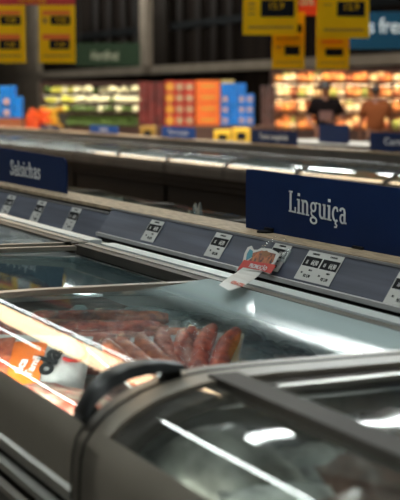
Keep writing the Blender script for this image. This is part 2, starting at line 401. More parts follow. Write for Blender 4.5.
def freezer(y0, y1, label, mir=False, dx=0.0, dz=0.0, lids=(), detail=True, group=None, dark=False, fill=None, far=False):
    t = thing('island_freezer', ((3.06 - 1.0 if mir else 1.0) + dx, (y0 + y1) / 2, 0), label, 'freezer', group)
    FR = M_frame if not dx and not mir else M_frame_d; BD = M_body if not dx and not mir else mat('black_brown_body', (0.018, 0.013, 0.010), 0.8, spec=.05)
    P = lambda mb, n, m, par=t: place(mb, mir, dx, dz).build(n, m, par if par is not t else t)
    a, b = y0 + 0.006, y1 - 0.006
    # cabinet shell: side wall, floor, ends
    mb = MB()
    mb.box(.622, .652, a, b, 0.10, .885); mb.box(1.34, 1.44, a, b, 0.10, .96)
    mb.box(.622, 1.44, a, a + .03, 0.10, .90); mb.box(.622, 1.44, b - .03, b, 0.10, .90)
    mb.box(.652, 1.34, a + .03, b - .03, 0.10, .13)
    if dz: mb.v = [(x, y, z if z > 0.2 else z - dz) for x, y, z in mb.v]
    P(mb, 'cabinet', BD)
    mb = MB(); mb.box(.66, 1.40, a + .02, b - .02, 0 - dz, 0.10 - dz); P(mb, 'plinth', M_black)
    mb = MB(); mb.sweep([(.612, .862), (.604, .870), (.604, .885), (.615, .893)], .02, a, b); P(mb, 'bumper', M_alu if BD is M_body else BD)
    mb = MB(); mb.sweep([(.612, .828), (.604, .834), (.604, .846), (.615, .852)], .02, a, b); P(mb, 'bumper', M_alu if BD is M_body else BD)
    mb = MB(); mb.sweep([(.612, .790), (.606, .796), (.606, .806), (.615, .812)], .02, a, b); P(mb, 'bumper', FR if BD is M_body else BD)
    # liner
    mb = MB()
    mb.box(.652, .668, a + .03, b - .03, .50, .945); mb.box(1.30, 1.34, a + .03, b - .03, .50, 1.03)
    mb.box(.668, 1.30, a + .03, a + .045, .50, 1.0); mb.box(.668, 1.30, b - .045, b - .03, .50, 1.0)
    mb.box(.668, 1.30, a + .045, b - .045, .50, .52)
    P(mb, 'liner', M_tubd if dark else M_tub)
    if fill:  # made-up strips added to brighten the liner and goods
        if not dark:
            mb = MB(); mb.box(1.290, 1.299, fill[0], fill[1], 1.000, 1.006); P(mb, 'strip_light', M_fill_back)
        mb = MB(); mb.box(.669, .673, fill[0], fill[1], .915, .940); P(mb, 'strip_light', M_fill_near if dark else M_fill)
    # runners at the back
    P(MB().box(1.262, 1.285, a, b, 1.005, 1.030), 'runner', M_run); P(MB().box(1.335, 1.365, a, b, .985, 1.018), 'runner', M_run)
    mb = MB(); mb.box(1.24, 1.26, a, b, 1.0, 1.028); mb.box(1.285, 1.335, a, b, .985, 1.012); mb.box(1.365, 1.44, a, b, .96, .985); P(mb, 'runner', M_frame_d)  # outermost box darkened to paint the shadow gap below the rail
    for (l0, l1, lift, kind) in lids:
        fm = MB(); fm.sweep(PROF[:GI + 1], .016, l0, l1, lift=lift)
        if kind == 'thick':
            fm.sweep(PROF, .022, l1 - .085, l1, lift=lift)
            fm.sweep(PROF, .022, l0, l0 + .085, lift=lift)
        else:
            fm.sweep(PROF[GI:], .012, l1 - .018, l1, lift=lift); fm.sweep(PROF[GI:], .012, l0, l0 + .018, lift=lift)
        lid = P(fm, 'lid', FR)
        bk = MB(); bk.sweep(PROF[-2:], .02, l0, l1, lift=lift) if False else bk.box(1.225, 1.245, l0, l1, 1.022 + lift, 1.043 + lift)
        P(bk, 'back_bar', M_frame_d, lid)
        if kind == 'thick':
            P(MB().sweep(PROF, .004, l1 - .034, l1 - .028, lift=lift + .0012), 'groove_seal', M_black, lid)
            P(MB().sweep(PROF[:GI + 2], .004, l1 - .001, l1 + .003, lift=lift + .001), 'groove_seal', M_black, lid)
            for q0_, q1_ in ((l1 - .135, l1 - .085), (l0 + .085, l0 + .12)):
                lp = MB(); lp.sweep(PROF[GI:], .016, q0_, q1_, lift=lift - .007); P(lp, 'inner_lip', M_frame_d, lid)
            br = MB(); br.box(.768, .812, l0 + .05, l1 - .06, 1.026 + lift, 1.046 + lift); bo = P(br, 'cross_bar', M_frame_d, lid)
            st = MB(); st.box(.83, 1.22, l1 - .150, l1 - .138, 1.034 + lift, 1.041 + lift); P(st, 'seal_strip', M_alu, lid)
        g = MB(); g.sweep({'bowed': PBOW, 'dished': PDISH, 'thick': PNEAR}.get(kind, PROF)[GI:], .004, l0 + .01, l1 - .01, lift=lift - .004)
        P(g, 'lid_glass', M_glass_s if dx else {'thick': M_glass_n, 'dished': M_glass_d, 'bowed': M_glass_b, 'shiny': M_glass_w}.get(kind, M_glass), lid)
        if kind == 'thick' and detail:
            make_handle(lid, l1, lift, lambda m_: place(m_, mir, dx, dz))
    return t

def make_handle(lid, y, lift, pl):
    # black crescent grip bowing off the lid's curved corner, two small feet
    X = [(.602, 1.000), (.620, 1.026), (.640, 1.043), (.665, 1.053), (.690, 1.056), (.718, 1.055), (.748, 1.052)]
    H = [.005, .008, .0095, .010, .0085, .006, .0025]
    mb = MB(); n = len(X); vs = []
    for (x, z), h in zip(X, H):
        for yy, zz in ((-.025, -h), (-.019, h * .5), (.0, h), (.019, h * .5), (.025, -h), (.0, -h * 1.1)):
            vs.append((x, y - .012 + yy, z + zz + lift))
    fs = [(i * 6 + j, i * 6 + (j + 1) % 6, (i + 1) * 6 + (j + 1) % 6, (i + 1) * 6 + j) for i in range(n - 1) for j in range(6)]
    fs += [tuple(range(6)), tuple(range((n - 1) * 6, n * 6))]
    mb.add(vs, fs, True)
    mb.sweep([(.606, .992), (.614, 1.004), (.624, 1.012)], .012, y - .026, y + .004, lift=lift + .004)
    mb.sweep([(.72, 1.042), (.745, 1.050)], .012, y - .024, y + .002, lift=lift + .002)
    pl(mb).build('handle', M_handle, lid)

FRZ = []
FRZ.append(freezer(-0.45, 1.668, 'nearest dark grey chest freezer with framed curved glass lid and black grip', lids=((-.42, 1.667, .006, 'thick'),), dark=True, fill=(-.3, 1.5)))
FRZ.append(freezer(1.674, 3.43, 'chest freezer full of sausage packs under plain glass lids', lids=((1.60, 2.600, -.010, 'bowed'), (2.605, 3.395, -.012, 'dished')), fill=(1.75, 2.75)))
FRZ.append(freezer(3.45, 5.2, 'chest freezer in front of the Salsichas board, right of its shorter neighbour', lids=((3.47, 4.32, -.012, 'shiny'), (4.33, 5.18, -.012, 'shiny'))))
FRZ[-1]['label'] = 'chest freezer directly in front of the Salsichas board'
FRZ.append(freezer(5.21, 6.9, 'chest freezer beyond the Salsichas board at the left edge of the island', lids=((5.23, 6.05, -.012, 'shiny'), (6.06, 6.88, -.012, 'shiny')), detail=False))
for i, (a, b) in enumerate(((2.6, 4.3), (4.31, 6.0), (6.01, 7.7), (7.71, 9.4))):
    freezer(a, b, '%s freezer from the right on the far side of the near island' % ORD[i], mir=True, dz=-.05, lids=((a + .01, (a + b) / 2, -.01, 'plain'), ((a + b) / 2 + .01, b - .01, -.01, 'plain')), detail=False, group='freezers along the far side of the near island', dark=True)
DX2, DZ2 = 3.70, -0.05
k = 0
for mir in (False, True):
    y = 3.5 if not mir else 5.0
    while y < (24 if not mir else 14.5):
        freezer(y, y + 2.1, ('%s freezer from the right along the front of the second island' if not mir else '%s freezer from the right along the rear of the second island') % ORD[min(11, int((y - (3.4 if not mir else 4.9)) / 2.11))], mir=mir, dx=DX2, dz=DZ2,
                lids=((y + .01, y + 1.04, -.006, 'plain'), (y + 1.06, y + 2.09, -.006, 'plain')), detail=False,
                group='front freezers of the second island' if not mir else 'rear freezers of the second island')
        y += 2.11

# dividers with ledge between the two halves
def divider(y0, y1, dx, dz, label, m=M_ledge):
    t = thing('divider_shelf', (XM + dx, (y0 + y1) / 2, 0), label, 'shelf')
    mb = MB(); mb.box(1.50, 1.56, y0, y1, 0 - dz, 1.086); mb.v = [(x, y, z) for x, y, z in mb.v]; mb.shift(dx, 0, dz).build('upright', M_body, t)
    mb = MB(); mb.box(1.486, 1.60, y0, y1, 1.084, 1.094); mb.shift(dx, 0, dz).build('ledge', m, t)
    return t
divider(-0.4, 9.4, 0, 0, 'sand coloured ledge running along the spine of the near island')
divider(3.5, 24, DX2, DZ2, 'pale ledge along the spine of the second island')

# price rails
def rail(y0, y1, zb, zt, label, dx=0.0):
    t = thing('price_rail', (1.46 + dx, (y0 + y1) / 2, zb), label, 'price rail')
    mb = MB(); mb.prism([(1.440 + dx, y0, zb), (1.486 + dx, y0, zt), (1.496 + dx, y0, zt), (1.496 + dx, y0, zb - .0), (1.47 + dx, y0, zb - .01)], (0, y1 - y0, 0)); mb.build('rail_face', M_rail, t)
    mb = MB(); mb.box(1.433 + dx, 1.443 + dx, y0, y1, zb - .007, zb + .003); mb.build('lower_lip', M_lip, t)
    mb = MB(); mb.box(1.482 + dx, 1.492 + dx, y0, y1, zt - .001, zt + .004); mb.build('upper_lip', mat('upper_lip_grey', (0.30, 0.29, 0.30), 0.4), t)
    mb = MB(); mb.box(1.450 + dx, 1.496 + dx, y0, y1, .96, zb - .010); mb.build('mount', M_black, t)
    return t
rail(-0.4, 3.78, 1.018, 1.088, 'blue grey price rail below the Linguiça board')
rail(3.80, 9.3, 0.985, 1.072, 'blue grey price rail below the Salsichas board')
def rail_pt(px, py, left):
    zb, zt = (0.985, 1.072) if left else (1.018, 1.088)
    ex = Vector((0, -1, 0)); ey = Vector((.046, 0, zt - zb)).normalized(); n = ex.cross(ey)
    if n.x > 0: n = -n
    return onP(px, py, Vector((1.440, 0, zb)) + n * .0012, n), ex, ey, n
def price_label(px, py, left, w_, h_, label, double=False, sl=0.0):
    c, ex, ey, n = rail_pt(px, py, left)
    t = thing('price_label', c, label, 'price label')
    Q = lambda x, y, d=0.0: c + ex * x + ey * y + n * d
    mb = MB(); mb.prism([Q(-w_ / 2, -h_ / 2), Q(w_ / 2, -h_ / 2), Q(w_ / 2, h_ / 2), Q(-w_ / 2, h_ / 2)], n * .0008); mb.build('paper', M_paper, t)
    cols = 2 if double else 1; cw = w_ / cols
    bl = MB(); tx = MB(); sm = MB()
    for k in range(cols):
        x0 = -w_ / 2 + k * cw
        bl.prism([Q(x0 + .003, -.002, .0008), Q(x0 + cw - .003, -.002, .0008), Q(x0 + cw - .003, h_ * .30, .0008), Q(x0 + .003, h_ * .30, .0008)], n * .0003)
        for s, sz, xx, yy in ((('64,90', .0165, x0 + cw * .67, .003)), ('15', .012, x0 + cw * .24, .004)):
            q = text_mb(s, sz, Q(xx, yy, .0012), ex, ey, 0.75 if sz > .013 else .8, .0003); tx.add(q.v, q.f)
        for s, sz, xx, yy in (('CONGELADA', .0055, x0 + cw * .5, h_ * .38), ('R$ 5,90', .010, x0 + cw * .6, -h_ * .38), ('KG', .006, x0 + cw * .25, -h_ * .28), ('PREÇO', .005, x0 + cw * .65, -h_ * .16)):
            q = text_mb(s, sz, Q(xx, yy, .0010), ex, ey, .9, .0001); sm.add(q.v, q.f)
    bl.build('dark_panel', M_ink, t); tx.build('price_digits', M_paper, t); sm.build('small_print', M_ink, t)
    return t
price_label(152.5, 231, False, 0.088, .066, 'white price label with black panel, nearest the left end of the Linguiça rail')
price_label(218, 245.5, False, 0.088, .068, 'white price label left of the red promotion tag')
price_label(277, 257, False, 0.08, .070, 'white price label partly covered by the red promotion tag')
price_label(319, 268, False, .150, .072, 'double price label with two black price panels', double=True)
price_label(404, 290, False, 0.088, .070, 'price label cut by the right edge of the picture')
price_label(8, 205, True, 0.088, .078, 'price label under the first letters of Salsichas')
price_label(38, 211.5, True, 0.088, .080, 'price label under the middle of the Salsichas board')
price_label(72, 219, True, 0.088, .080, 'price label under the right end of the Salsichas board')

# sign boards
def board(y_near, y_far, X, z0, z1, label, m, r=0.03, txt=None, tilt=0.0):
    """a board standing on the ledge; y_near is its right end as seen"""
    t = thing('sign_board', (X, (y_near + y_far) / 2, z0), label, 'sign')
    pts = [(y_far, z0), (y_far, z1 - .004), (y_far - .004, z1)]
    pts += [(y_near + r - r * math.sin(rad(a)), z1 - r + r * math.cos(rad(a))) for a in range(0, 91, 15)]
    pts += [(y_near, z0)]
    zz = lambda y, z: z - tilt * (y_far - y)
    mb = MB(); mb.prism([(X, y, zz(y, z)) for y, z in pts], (.005, 0, 0)); mb.build('panel', m, t)
    for q in (0.12, 0.5, 0.88):
        mb = MB()
        y = y_near + (y_far - y_near) * q
        mb.tube([(X - .012, y, zz(y, z0) - .001), (X - .012, y, zz(y, z0) + .005)], .022, 14)
        mb.box(X - .006, X + .011, y - .02, y + .02, zz(y, z0) - .001, zz(y, z0) + .012)
        mb.build('clip', M_black, t)
    if txt: txt(t, X - .0012)
    return t
def txt_l(t, X):
    a = onX(289, 211.5, X); b = onX(347, 224.5, X)
    slab_text('Linguiça', a, (0, -1, (b.z - a.z) / (a.y - b.y)), (0, 0, 1), .0345, a.y - b.y).build('lettering', M_letter, t)
a = onX(246, 168.5, XM + .023); b = onX(243.5, 227, XM + .023)
board(1.95, a.y, XM + .023, b.z, a.z, 'navy board lettered Linguiça standing on the near island', M_sign, .02, txt_l, tilt=.012)
EX_ = (XM + .023)
def txt_s(t, X):
    a = onX(10.5, 174.5, X); b = onX(40.5, 179.5, X)
    slab_text('Salsichas', a, (0, -1, (b.z - a.z) / (a.y - b.y)), (0, 0, 1), .0385, a.y - b.y).build('lettering', M_letter, t)
a = onX(66, 158, EX_); b = onX(66, 200, EX_)
board(a.y, a.y + 1.15, EX_, b.z + .018, a.z + .018, 'navy board lettered Salsichas at the left edge', M_sign, .035, txt_s, tilt=.016)

# signs on the second island
XS2 = XM + DX2 + .02
for (x0, x1, yt, yb, s, m) in ((40, 60, 124.5, 133.5, 'Peixes', M_sign), (90, 118, 125, 136, 'Legumes', M_sign_l), (162, 195, 126.5, 139.5, 'Pão de queijo', M_sign_l),
                            (251, 297, 129.5, 146.5, 'Torta congelada', M_sign), (319, 349, 124, 134, '', M_sign), (370, 425, 132, 150.5, 'Carnes', M_sign)):
    X = XS2 if s else XS2 + 1.6
    a = onX(x0, yt, X); b = onX(x1, yb, X)
    zt = a.z; zb = 1.094 + DZ2 if s else 0.98
    def tx(t, X, s=s, a=a, b=b, zt=zt, zb=zb):
        if s:
            h = (zt - zb)
            text_mb(s, h * .52, (X, (a.y + b.y) / 2, zb + h * .38), (0, -1, 0), (0, 0, 1), min(1.6, abs(a.y - b.y) * .8 / (len(s) * h * .29)), 0, .001).build('lettering', M_letter, t)
    lab = {'Peixes': 'small navy board at the far left end of the second island', 'Legumes': 'blue board below the green vegetables on the second island', 'Pão de queijo': 'blue board in the middle of the second island, below the orange boxes',
           'Torta congelada': 'navy board on the second island just above the Linguiça board', '': 'plain navy board in front of the dark dressed person', 'Carnes': 'navy board on the second island at the right edge'}[s]
    board(b.y, a.y, X, zb, zt, lab, m, .02, tx)
# the plain navy board stands on its own low display case
q0 = onX(319, 130, XS2 + 1.6); 
t = thing('display_case', (XS2 + 1.7, q0.y, 0), 'grey low case under the plain navy board', 'display case')
MB().box(XS2 + 1.45, XS2 + 2.1, q0.y - 2.2, q0.y + 1.0, 0, 0.97).build('case_body', M_frame_d, t)
MB().box(XS2 + 1.42, XS2 + 2.13, q0.y - 2.23, q0.y + 1.03, 0.97, 0.98).build('case_top', M_frame, t)

# red promotion tag hanging over the rail
def promo():
    n = Vector((-0.80, 0, 0.60)).normalized()
    p0 = Vector((1.425, 0, 1.01)); n1 = Vector((-0.82, 0, 0.57)).normalized()
    base = onP(255, 262, p0, n1)
    t = thing('promotion_tag', base, 'red and white promotion tag taped over the price rail', 'tag')
    def poly(pts, lift, name, m, th=.0012):
        return MB().prism([onP(x, y, p0 + n1 * lift, n1) for x, y in pts], n1 * th).build(name, m, t)
    # white tongue, curling out at the bottom
    L_ = [(243.5, 267.5), (240, 270), (236, 273), (231, 276), (224, 281), (219, 285)]
    R_ = [(263, 271), (261, 273), (257, 277), (250, 282), (241, 287), (229, 290.5)]
    zz = [1.068, 1.063, 1.058, 1.054, 1.051, 1.055]
    G = lambda q, i: onP(*q, p0, n1) if zz[i] is None else onZ(*q, zz[i])
    mb = MB()
    for i in range(5):
        mb.prism([G(L_[i], i), G(R_[i], i), G(R_[i + 1], i + 1), G(L_[i + 1], i + 1)], n1 * .0008)
    mb.build('tongue', M_paper, t)
    poly([(245, 253), (248, 247.5), (252, 246), (254, 250), (258, 250), (262, 248), (266, 248.5), (271, 249), (277, 252), (280, 254.5), (278, 259), (274, 265), (271, 270.5), (272, 273.5), (269.5, 275), (262, 271), (244, 268.5), (235.5, 271.8), (237.5, 269.5), (236, 268.2), (242, 265.5)], .010, 'card', M_paper)
    poly([(244, 260), (274, 264.5), (276, 266), (270.5, 274), (262, 270.5), (243, 268), (237, 271), (238.5, 268)], .0124, 'red_banner', M_red, .0006)
    poly([(247, 254), (250, 249), (253, 251), (252, 257), (246, 260.5)], .0114, 'picture', mat('teal_print', (0.02, 0.22, 0.30), .5), .0005)
    poly([(253, 253), (262, 250.5), (276, 254), (273, 262), (268, 266.3), (246.5, 262), (252, 258)], .0114, 'picture', mat('food_print', (0.05, 0.012, 0.01), .5, 0, 0, 90, col2=(0.55, 0.15, 0.04)), .0005)
    poly([(262, 251.5), (267, 250.5), (270, 254), (266, 257), (262, 256)], .0122, 'picture', mat('brown_print', (0.25, 0.09, 0.02), .5), .0004)
    ex = (onP(269, 271.3, p0, n1) - onP(246, 266.3, p0, n1)).normalized(); ey = n1.cross(ex)
    if ey.z < 0: ey = -ey
    c = onP(257, 268.8, p0 + n1 * .0132, n1)
    text_mb('PROMOÇÃO', .0145, c, ex, ey, 1.0, .0004).build('lettering', M_letter, t)
    mb = MB()
    ex2 = (onZ(250, 282, 1.052) - onZ(231, 276, 1.052)).normalized(); ey2 = (onZ(240, 270, 1.057) - onZ(231, 276, 1.052)).normalized()
    for s, sz, px, py in (('BABO', .036, 243.5, 279.2), ('GRATIS', .030, 236, 284.6)):
        q = text_mb(s, sz, onZ(px, py, 1.0545), ex2, ey2, .62, .001); mb.add(q.v, q.f)
    mb.build('lettering', mat('orange_red_ink', (0.65, 0.07, 0.02), .5), t)
    text_mb('CLIENTE', .012, onZ(250, 273.2, 1.060), ex2, ey2, .8, .0004).build('small_print', M_ink, t)
    # clear tape up to the ledge
    mb = MB(); mb.prism([onP(258, 249, p0 + n1 * .004, n1), onP(263, 250, p0 + n1 * .004, n1), onP(276, 240.5, p0 + n1 * .004, n1), onP(272, 239, p0 + n1 * .004, n1)], n1 * .001)
    mb.tube([onP(x, y, Vector((1.46, 0, 1.09)), n1) for x, y in ((262, 248), (268, 240), (276, 237), (284, 238), (288, 242))], .002, 6)
    mb.build('tape', M_film, t)
promo()
c, ex, ey, n = rail_pt(286, 256, False)
MBt = MB(); MBt.prism([c + ex * a + ey * b for a, b in ((-.014, -.016), (.012, -.018), (.014, .014), (.0, .02), (-.012, .016))], n * .002)
tag(MBt.build('tape_scrap', M_filmw), 'scrap of clear tape on the rail beside the promotion tag', 'tape')

# crumpled plastic bag poking up behind the ledge
t = thing('plastic_bag', onX(193, 222, 1.60), 'crumpled clear plastic bag poking up behind the ledge', 'bag')
mb = MB()
pts = [(184, 221, 1.60), (189, 208, 1.605), (191, 216, 1.60), (193, 206, 1.61), (195, 202, 1.61), (197, 209, 1.605), (199.5, 201.5, 1.60), (201, 209, 1.62), (203.5, 222, 1.61)]
fr = [onX(x, y, X) for x, y, X in pts]; bk_ = [onX(x + 1.5, y + 1.5, X + .02) for x, y, X in pts]
lo = [onX(x, 232, 1.615) for x, y, X in pts]
n_ = len(pts)
mb.add(fr + lo + bk_, [(i, i + 1, n_ + i + 1, n_ + i) for i in range(n_ - 1)] + [(i, 2 * n_ + i, 2 * n_ + i + 1, i + 1) for i in range(n_ - 1)] + [(2 * n_ + i, n_ + i, n_ + i + 1, 2 * n_ + i + 1) for i in range(n_ - 1)])
mb.build('bag_film', M_filmw, t)

# ------------------------------------------------------------------ goods in the sausage freezer
def sausage(mb, c, ang, L, r, bend=0.12, zt=0.0):
    n = 9; pts = []; rs = []
    for i in range(n):
        u = i / (n - 1) * 2 - 1; lx = u * L / 2; ly = bend * L * (1 - u * u)
        pts.append(Vector(c) + Vector((math.cos(ang) * lx - math.sin(ang) * ly, math.sin(ang) * lx + math.cos(ang) * ly, zt * u)))
        rs.append(r * max(.25, (1 - abs(u) ** 5.0)) ** .5)
    mb.tube(pts, rs, 10)
def pillow(w_, l_, h_, nu=16, nv=12, wr=.004, rr=R, floor_=0.25):
    vs = []; 
    for s in (1, -1):
        for i in range(nu + 1):
            for j in range(nv + 1):
                u = i / nu * 2 - 1; v = j / nv * 2 - 1
                e = (1 - abs(u) ** 4) * (1 - abs(v) ** 4)
                z = h_ * (e ** .6 if e > 0 else 0) * (1 if s > 0 else floor_)
                vs.append((u * w_ / 2, v * l_ / 2, s * z + (rr.uniform(-wr, wr) if s > 0 and 0 < i < nu and 0 < j < nv else 0)))
    o = (nu + 1) * (nv + 1); fs = []
    for s in (0, 1):
        for i in range(nu):
            for j in range(nv):
                a = s * o + i * (nv + 1) + j; q = (a, a + nv + 1, a + nv + 2, a + 1)
                fs.append(q if s == 0 else q[::-1])
    return MB().add(vs, fs, True)
def sausage_pack(px, py, z, ang, w_, l_, n, L, r, mi, label, milky=False, sa=0.0):
    p = onZ(px, py, z + .02)
    t = thing('sausage_pack', (p.x, p.y, z + .02), label, 'sausage pack', 'vacuum packs of sausages', ang)
    t.rotation_euler = (0, -.42, ang) if ang > .85 else (.42, 0, ang)
    for i in range(n):
        mb = MB(); sausage(mb, ((i - (n - 1) / 2) * r * 2.05, R.uniform(-.008, .008), r), math.pi / 2 + sa + R.uniform(-.08, .08), L * R.uniform(.92, 1.04), r, .06)
        local(mb, 'sausage', M_saus[(mi + (i % 2)) % 3] if i % 3 == 0 else M_saus[mi], t)
    local(MB().box(-w_ * .47, w_ * .47, -l_ * .47, l_ * .47, -.004, .001), 'backing', mat('white_pack_backing', (0.72, 0.73, 0.70), .35, 0, .2, 60, .8), t)
    local(pillow(w_, l_, r * 2 + .004, wr=.007, rr=R), 'film', M_filmw if milky else M_film, t)
    return t
packs = [
 # px, py, z, angle, w, l, n, L, r, mat, label
 (98, 334, .905, 1.2, .13, .24, 3, .19, .019, 1, 'dark red sausage pack lying against the end wall of the freezer'),
 (66, 336, .900, .9, .14, .22, 4, .17, .017, 0, 'brown sausage pack behind the clear bag at the left'),
 (112, 350, .910, 1.35, .13, .24, 3, .19, .021, 1, 'sausage pack of dark links lying crosswise behind the middle'),
 (88, 358, .905, 1.1, .13, .24, 3, .19, .019, 2, 'pink brown sausage pack in the middle of the heap'),
 (128, 336, .905, 1.0, .13, .22, 3, .18, .020, 0, 'sausage pack of small brown links far back'),
 (146, 374, .915, .35, .12, .22, 3, .18, .0185, 0, 'pack of three fat brown sausages beside the black grip'),
 (173, 368, .915, -.15, .12, .22, 3, .17, .0185, 2, 'pack of three fat pinkish sausages right of the middle'),
 (206, 368, .915, -.6, .12, .24, 3, .19, .019, 1, 'pack of three long red sausages at the right of the heap'),
 (158, 352, .905, .9, .12, .22, 3, .18, .019, 0, 'sausage pack sunk under the milky film'),
 (36, 352, .890, .8, .14, .22, 4, .18, .018, 1, 'red sausage pack half under the cream reflection'),
 (12, 352, .905, .6, .14, .24, 4, .20, .018, 1, 'red brown sausage pack above the orange printed bag'),
]
for q in packs: sausage_pack(*q, milky=False)
# milky wrapped packs at the right and the back
for i, (px, py, z, a, w_, l_, lab) in enumerate(((235, 358, .915, .5, .18, .26, 'milky wrapped pack beside the long red sausages'), (275, 362, .915, -.4, .18, .26, 'milky wrapped pack with crumpled corners at the right'),
        (190, 328, .915, .2, .16, .24, 'milky wrapped pack at the back of the freezer'), (235, 335, .915, .9, .18, .24, 'milky wrapped pack against the white back wall'), (320, 368, .90, .3, .18, .26, 'milky wrapped pack nearest the rail'),
        (150, 322, .91, .4, .13, .2, 'milky wrapped pack behind the small brown links'))):
    p = onZ(px, py, z); t = thing('wrapped_pack', (p.x, p.y, z), lab, 'wrapped pack', 'milky wrapped packs', a)
    local(pillow(w_, l_, .028, wr=.007), 'film', M_filmw, t)
    local(pillow(w_ * .8, l_ * .8, .018, wr=.003), 'frozen_meat', mat('frosted_meat', (0.55, 0.60, 0.60), .6, 0, 0, 14, .3, col2=(0.42, 0.25, 0.22)), t)
# clear bag (pale shell) standing at left centre
p = onZ(80, 340, .90)
t = thing('clear_bag', (p.x, p.y, .90), 'pale clear bag standing upright between the sausage packs', 'bag')
mb = MB(); mb.ball((0, 0, .032), .030, .03, .045, 14, 10, .06); local(mb, 'bag_film', mat('pale_bag', (0.55, 0.63, 0.62), .25, 0, .15, 40, .6), t)

# printed bag with white field and orange panel
def printed_bag():
    z = .915; c = onZ(35, 377, z)
    t = thing('printed_bag', c, 'white sausage bag with an orange panel and black lettering', 'sausage bag')
    a = onZ(10, 352, z); b = onZ(70, 398, z)
    # body: pillow oriented along the image diagonal
    ex = (onZ(62, 375, z) - onZ(14, 372, z)); ex.z = 0; W_ = ex.length; ex.normalize(); ey = Vector((-ex.y, ex.x, 0))
    ang = math.atan2(ex.y, ex.x)
    t.rotation_euler = (rad(42), 0, -YAW - .12); t.scale = (.80, .80, .80)
    pl = pillow(.235, .24, .032, 22, 18, .0022); local(pl, 'bag_body', mat('white_printed_film', (0.62, 0.62, 0.60), .28, 0, .1, 30, .5), t)
    def zt(x, y):
        u, v = x / .1175, y / .12; e = max(0, (1 - abs(u) ** 4) * (1 - abs(v) ** 4)); return .032 * e ** .6 + .003
    def patch(poly, lift, name, m, nn=10):
        # poly = x0,x1,y0,y1 sheet draped on the pillow
        x0, x1, y0, y1 = poly; vs = []; 
        for i in range(nn + 1):
            for j in range(nn + 1):
                x = x0 + (x1 - x0) * i / nn; y = y0 + (y1 - y0) * j / nn; vs.append((x, y, zt(x, y) + lift))
        fs = [(i * (nn + 1) + j, (i + 1) * (nn + 1) + j, (i + 1) * (nn + 1) + j + 1, i * (nn + 1) + j + 1) for i in range(nn) for j in range(nn)]
        k = len(vs); vs += [(x, y, z_ - .003) for x, y, z_ in vs]; fs2 = fs + [tuple(q + k for q in f) for f in fs]
        return local(MB().add(vs, fs2, True), name, m, t)
    patch((-.10, .022, -.075, .075), .0012, 'orange_panel', mat('orange_bag_print', (0.80, 0.17, 0.02), .3, 0, .12, 12, .3))
    patch((-.115, -.055, -.11, .09), .0024, 'meat_window', mat('meat_window', (0.28, 0.04, 0.02), .3, 0, 0, 45, .6, col2=(0.60, 0.16, 0.07)))
    def wr(s, sz, x, y, rot, m, nm, bold=.0008, sx=1.0):
        q = text_mb(s, sz, (0, 0, 0), (math.cos(rot), math.sin(rot), 0), (-math.sin(rot), math.cos(rot), 0), sx, bold, .0006)
        q.v = [(v[0] + x, v[1] + y, zt(v[0] + x, v[1] + y) + .003 + v[2]) for v in q.v]
        local(q, nm, m, t)
    wr('ola', .062, .052, .012, rad(75), M_ink, 'lettering', .0028)
    wr('tica', .030, -.018, .0, rad(75), M_letter, 'small_lettering', .0006)
    wr('Tamil', .026, .008, .0, rad(75), M_letter, 'small_lettering', .0004)
    mb = MB()
    P_ = [(.082 + .03 * math.cos(rad(q)), .055 + .03 * math.sin(rad(q))) for q in range(-120, 100, 20)]
    mb.tube([(x, y, zt(x, y) + .003) for x, y in P_], .005, 6); local(mb, 'red_arc', M_red, t)
    return t
printed_bag()
# second bag with red print along the front
p = onZ(62, 402, .90); p.x = max(p.x, .745)
t = thing('printed_bag', (p.x, p.y, .895), 'clear bag with red stripes against the front rim beside the grip', 'sausage bag', rz=.35)
local(pillow(.11, .26, .026, 14, 14, .002), 'bag_body', mat('striped_bag_print', (0.50, 0.06, 0.03), .3, 0, 0, 34, .4, col2=(0.62, 0.50, 0.38), stretch=(2, .8, 1)), t)
p = onZ(6, 395, .88); p.x = max(p.x, .75)
t = thing('printed_bag', (p.x, p.y, .885), 'dark red meat bag at the lower left corner of the freezer', 'sausage bag', rz=.2)
local(pillow(.13, .26, .03, 14, 14, .002), 'bag_body', mat('dark_meat_bag', (0.18, 0.02, 0.015), .3, 0, 0, 40, .5, col2=(0.55, 0.16, 0.08)), t)
# tray the goods lie on
tag(MB().box(.672, 1.295, 1.73, 3.37, .86, .888).build('freezer_tray', mat('dark_red_goods_below', (0.20, 0.13, 0.11), .6, 0, .5, 20)), 'tray under the sausage packs', 'tray')
# goods in the pane behind (red bag stands in for a reflection of the hanging cards)
for i, (px, py, a, m_) in enumerate(((2, 284, .5, 'dark_meat_bag'), (16, 290, .1, 'striped_bag_print'))):
    p = onZ(px, py, .93); p.x = min(p.x, 1.16)
    t = thing('printed_bag', (p.x, p.y, .93), ('red bag standing in for a card reflection under the far pane, left edge', 'striped bag under the far pane beside the red bag')[i], 'sausage bag', rz=a)
    local(pillow(.14, .2, .035, 12, 12, .003), 'bag_body', MATS[m_], t)

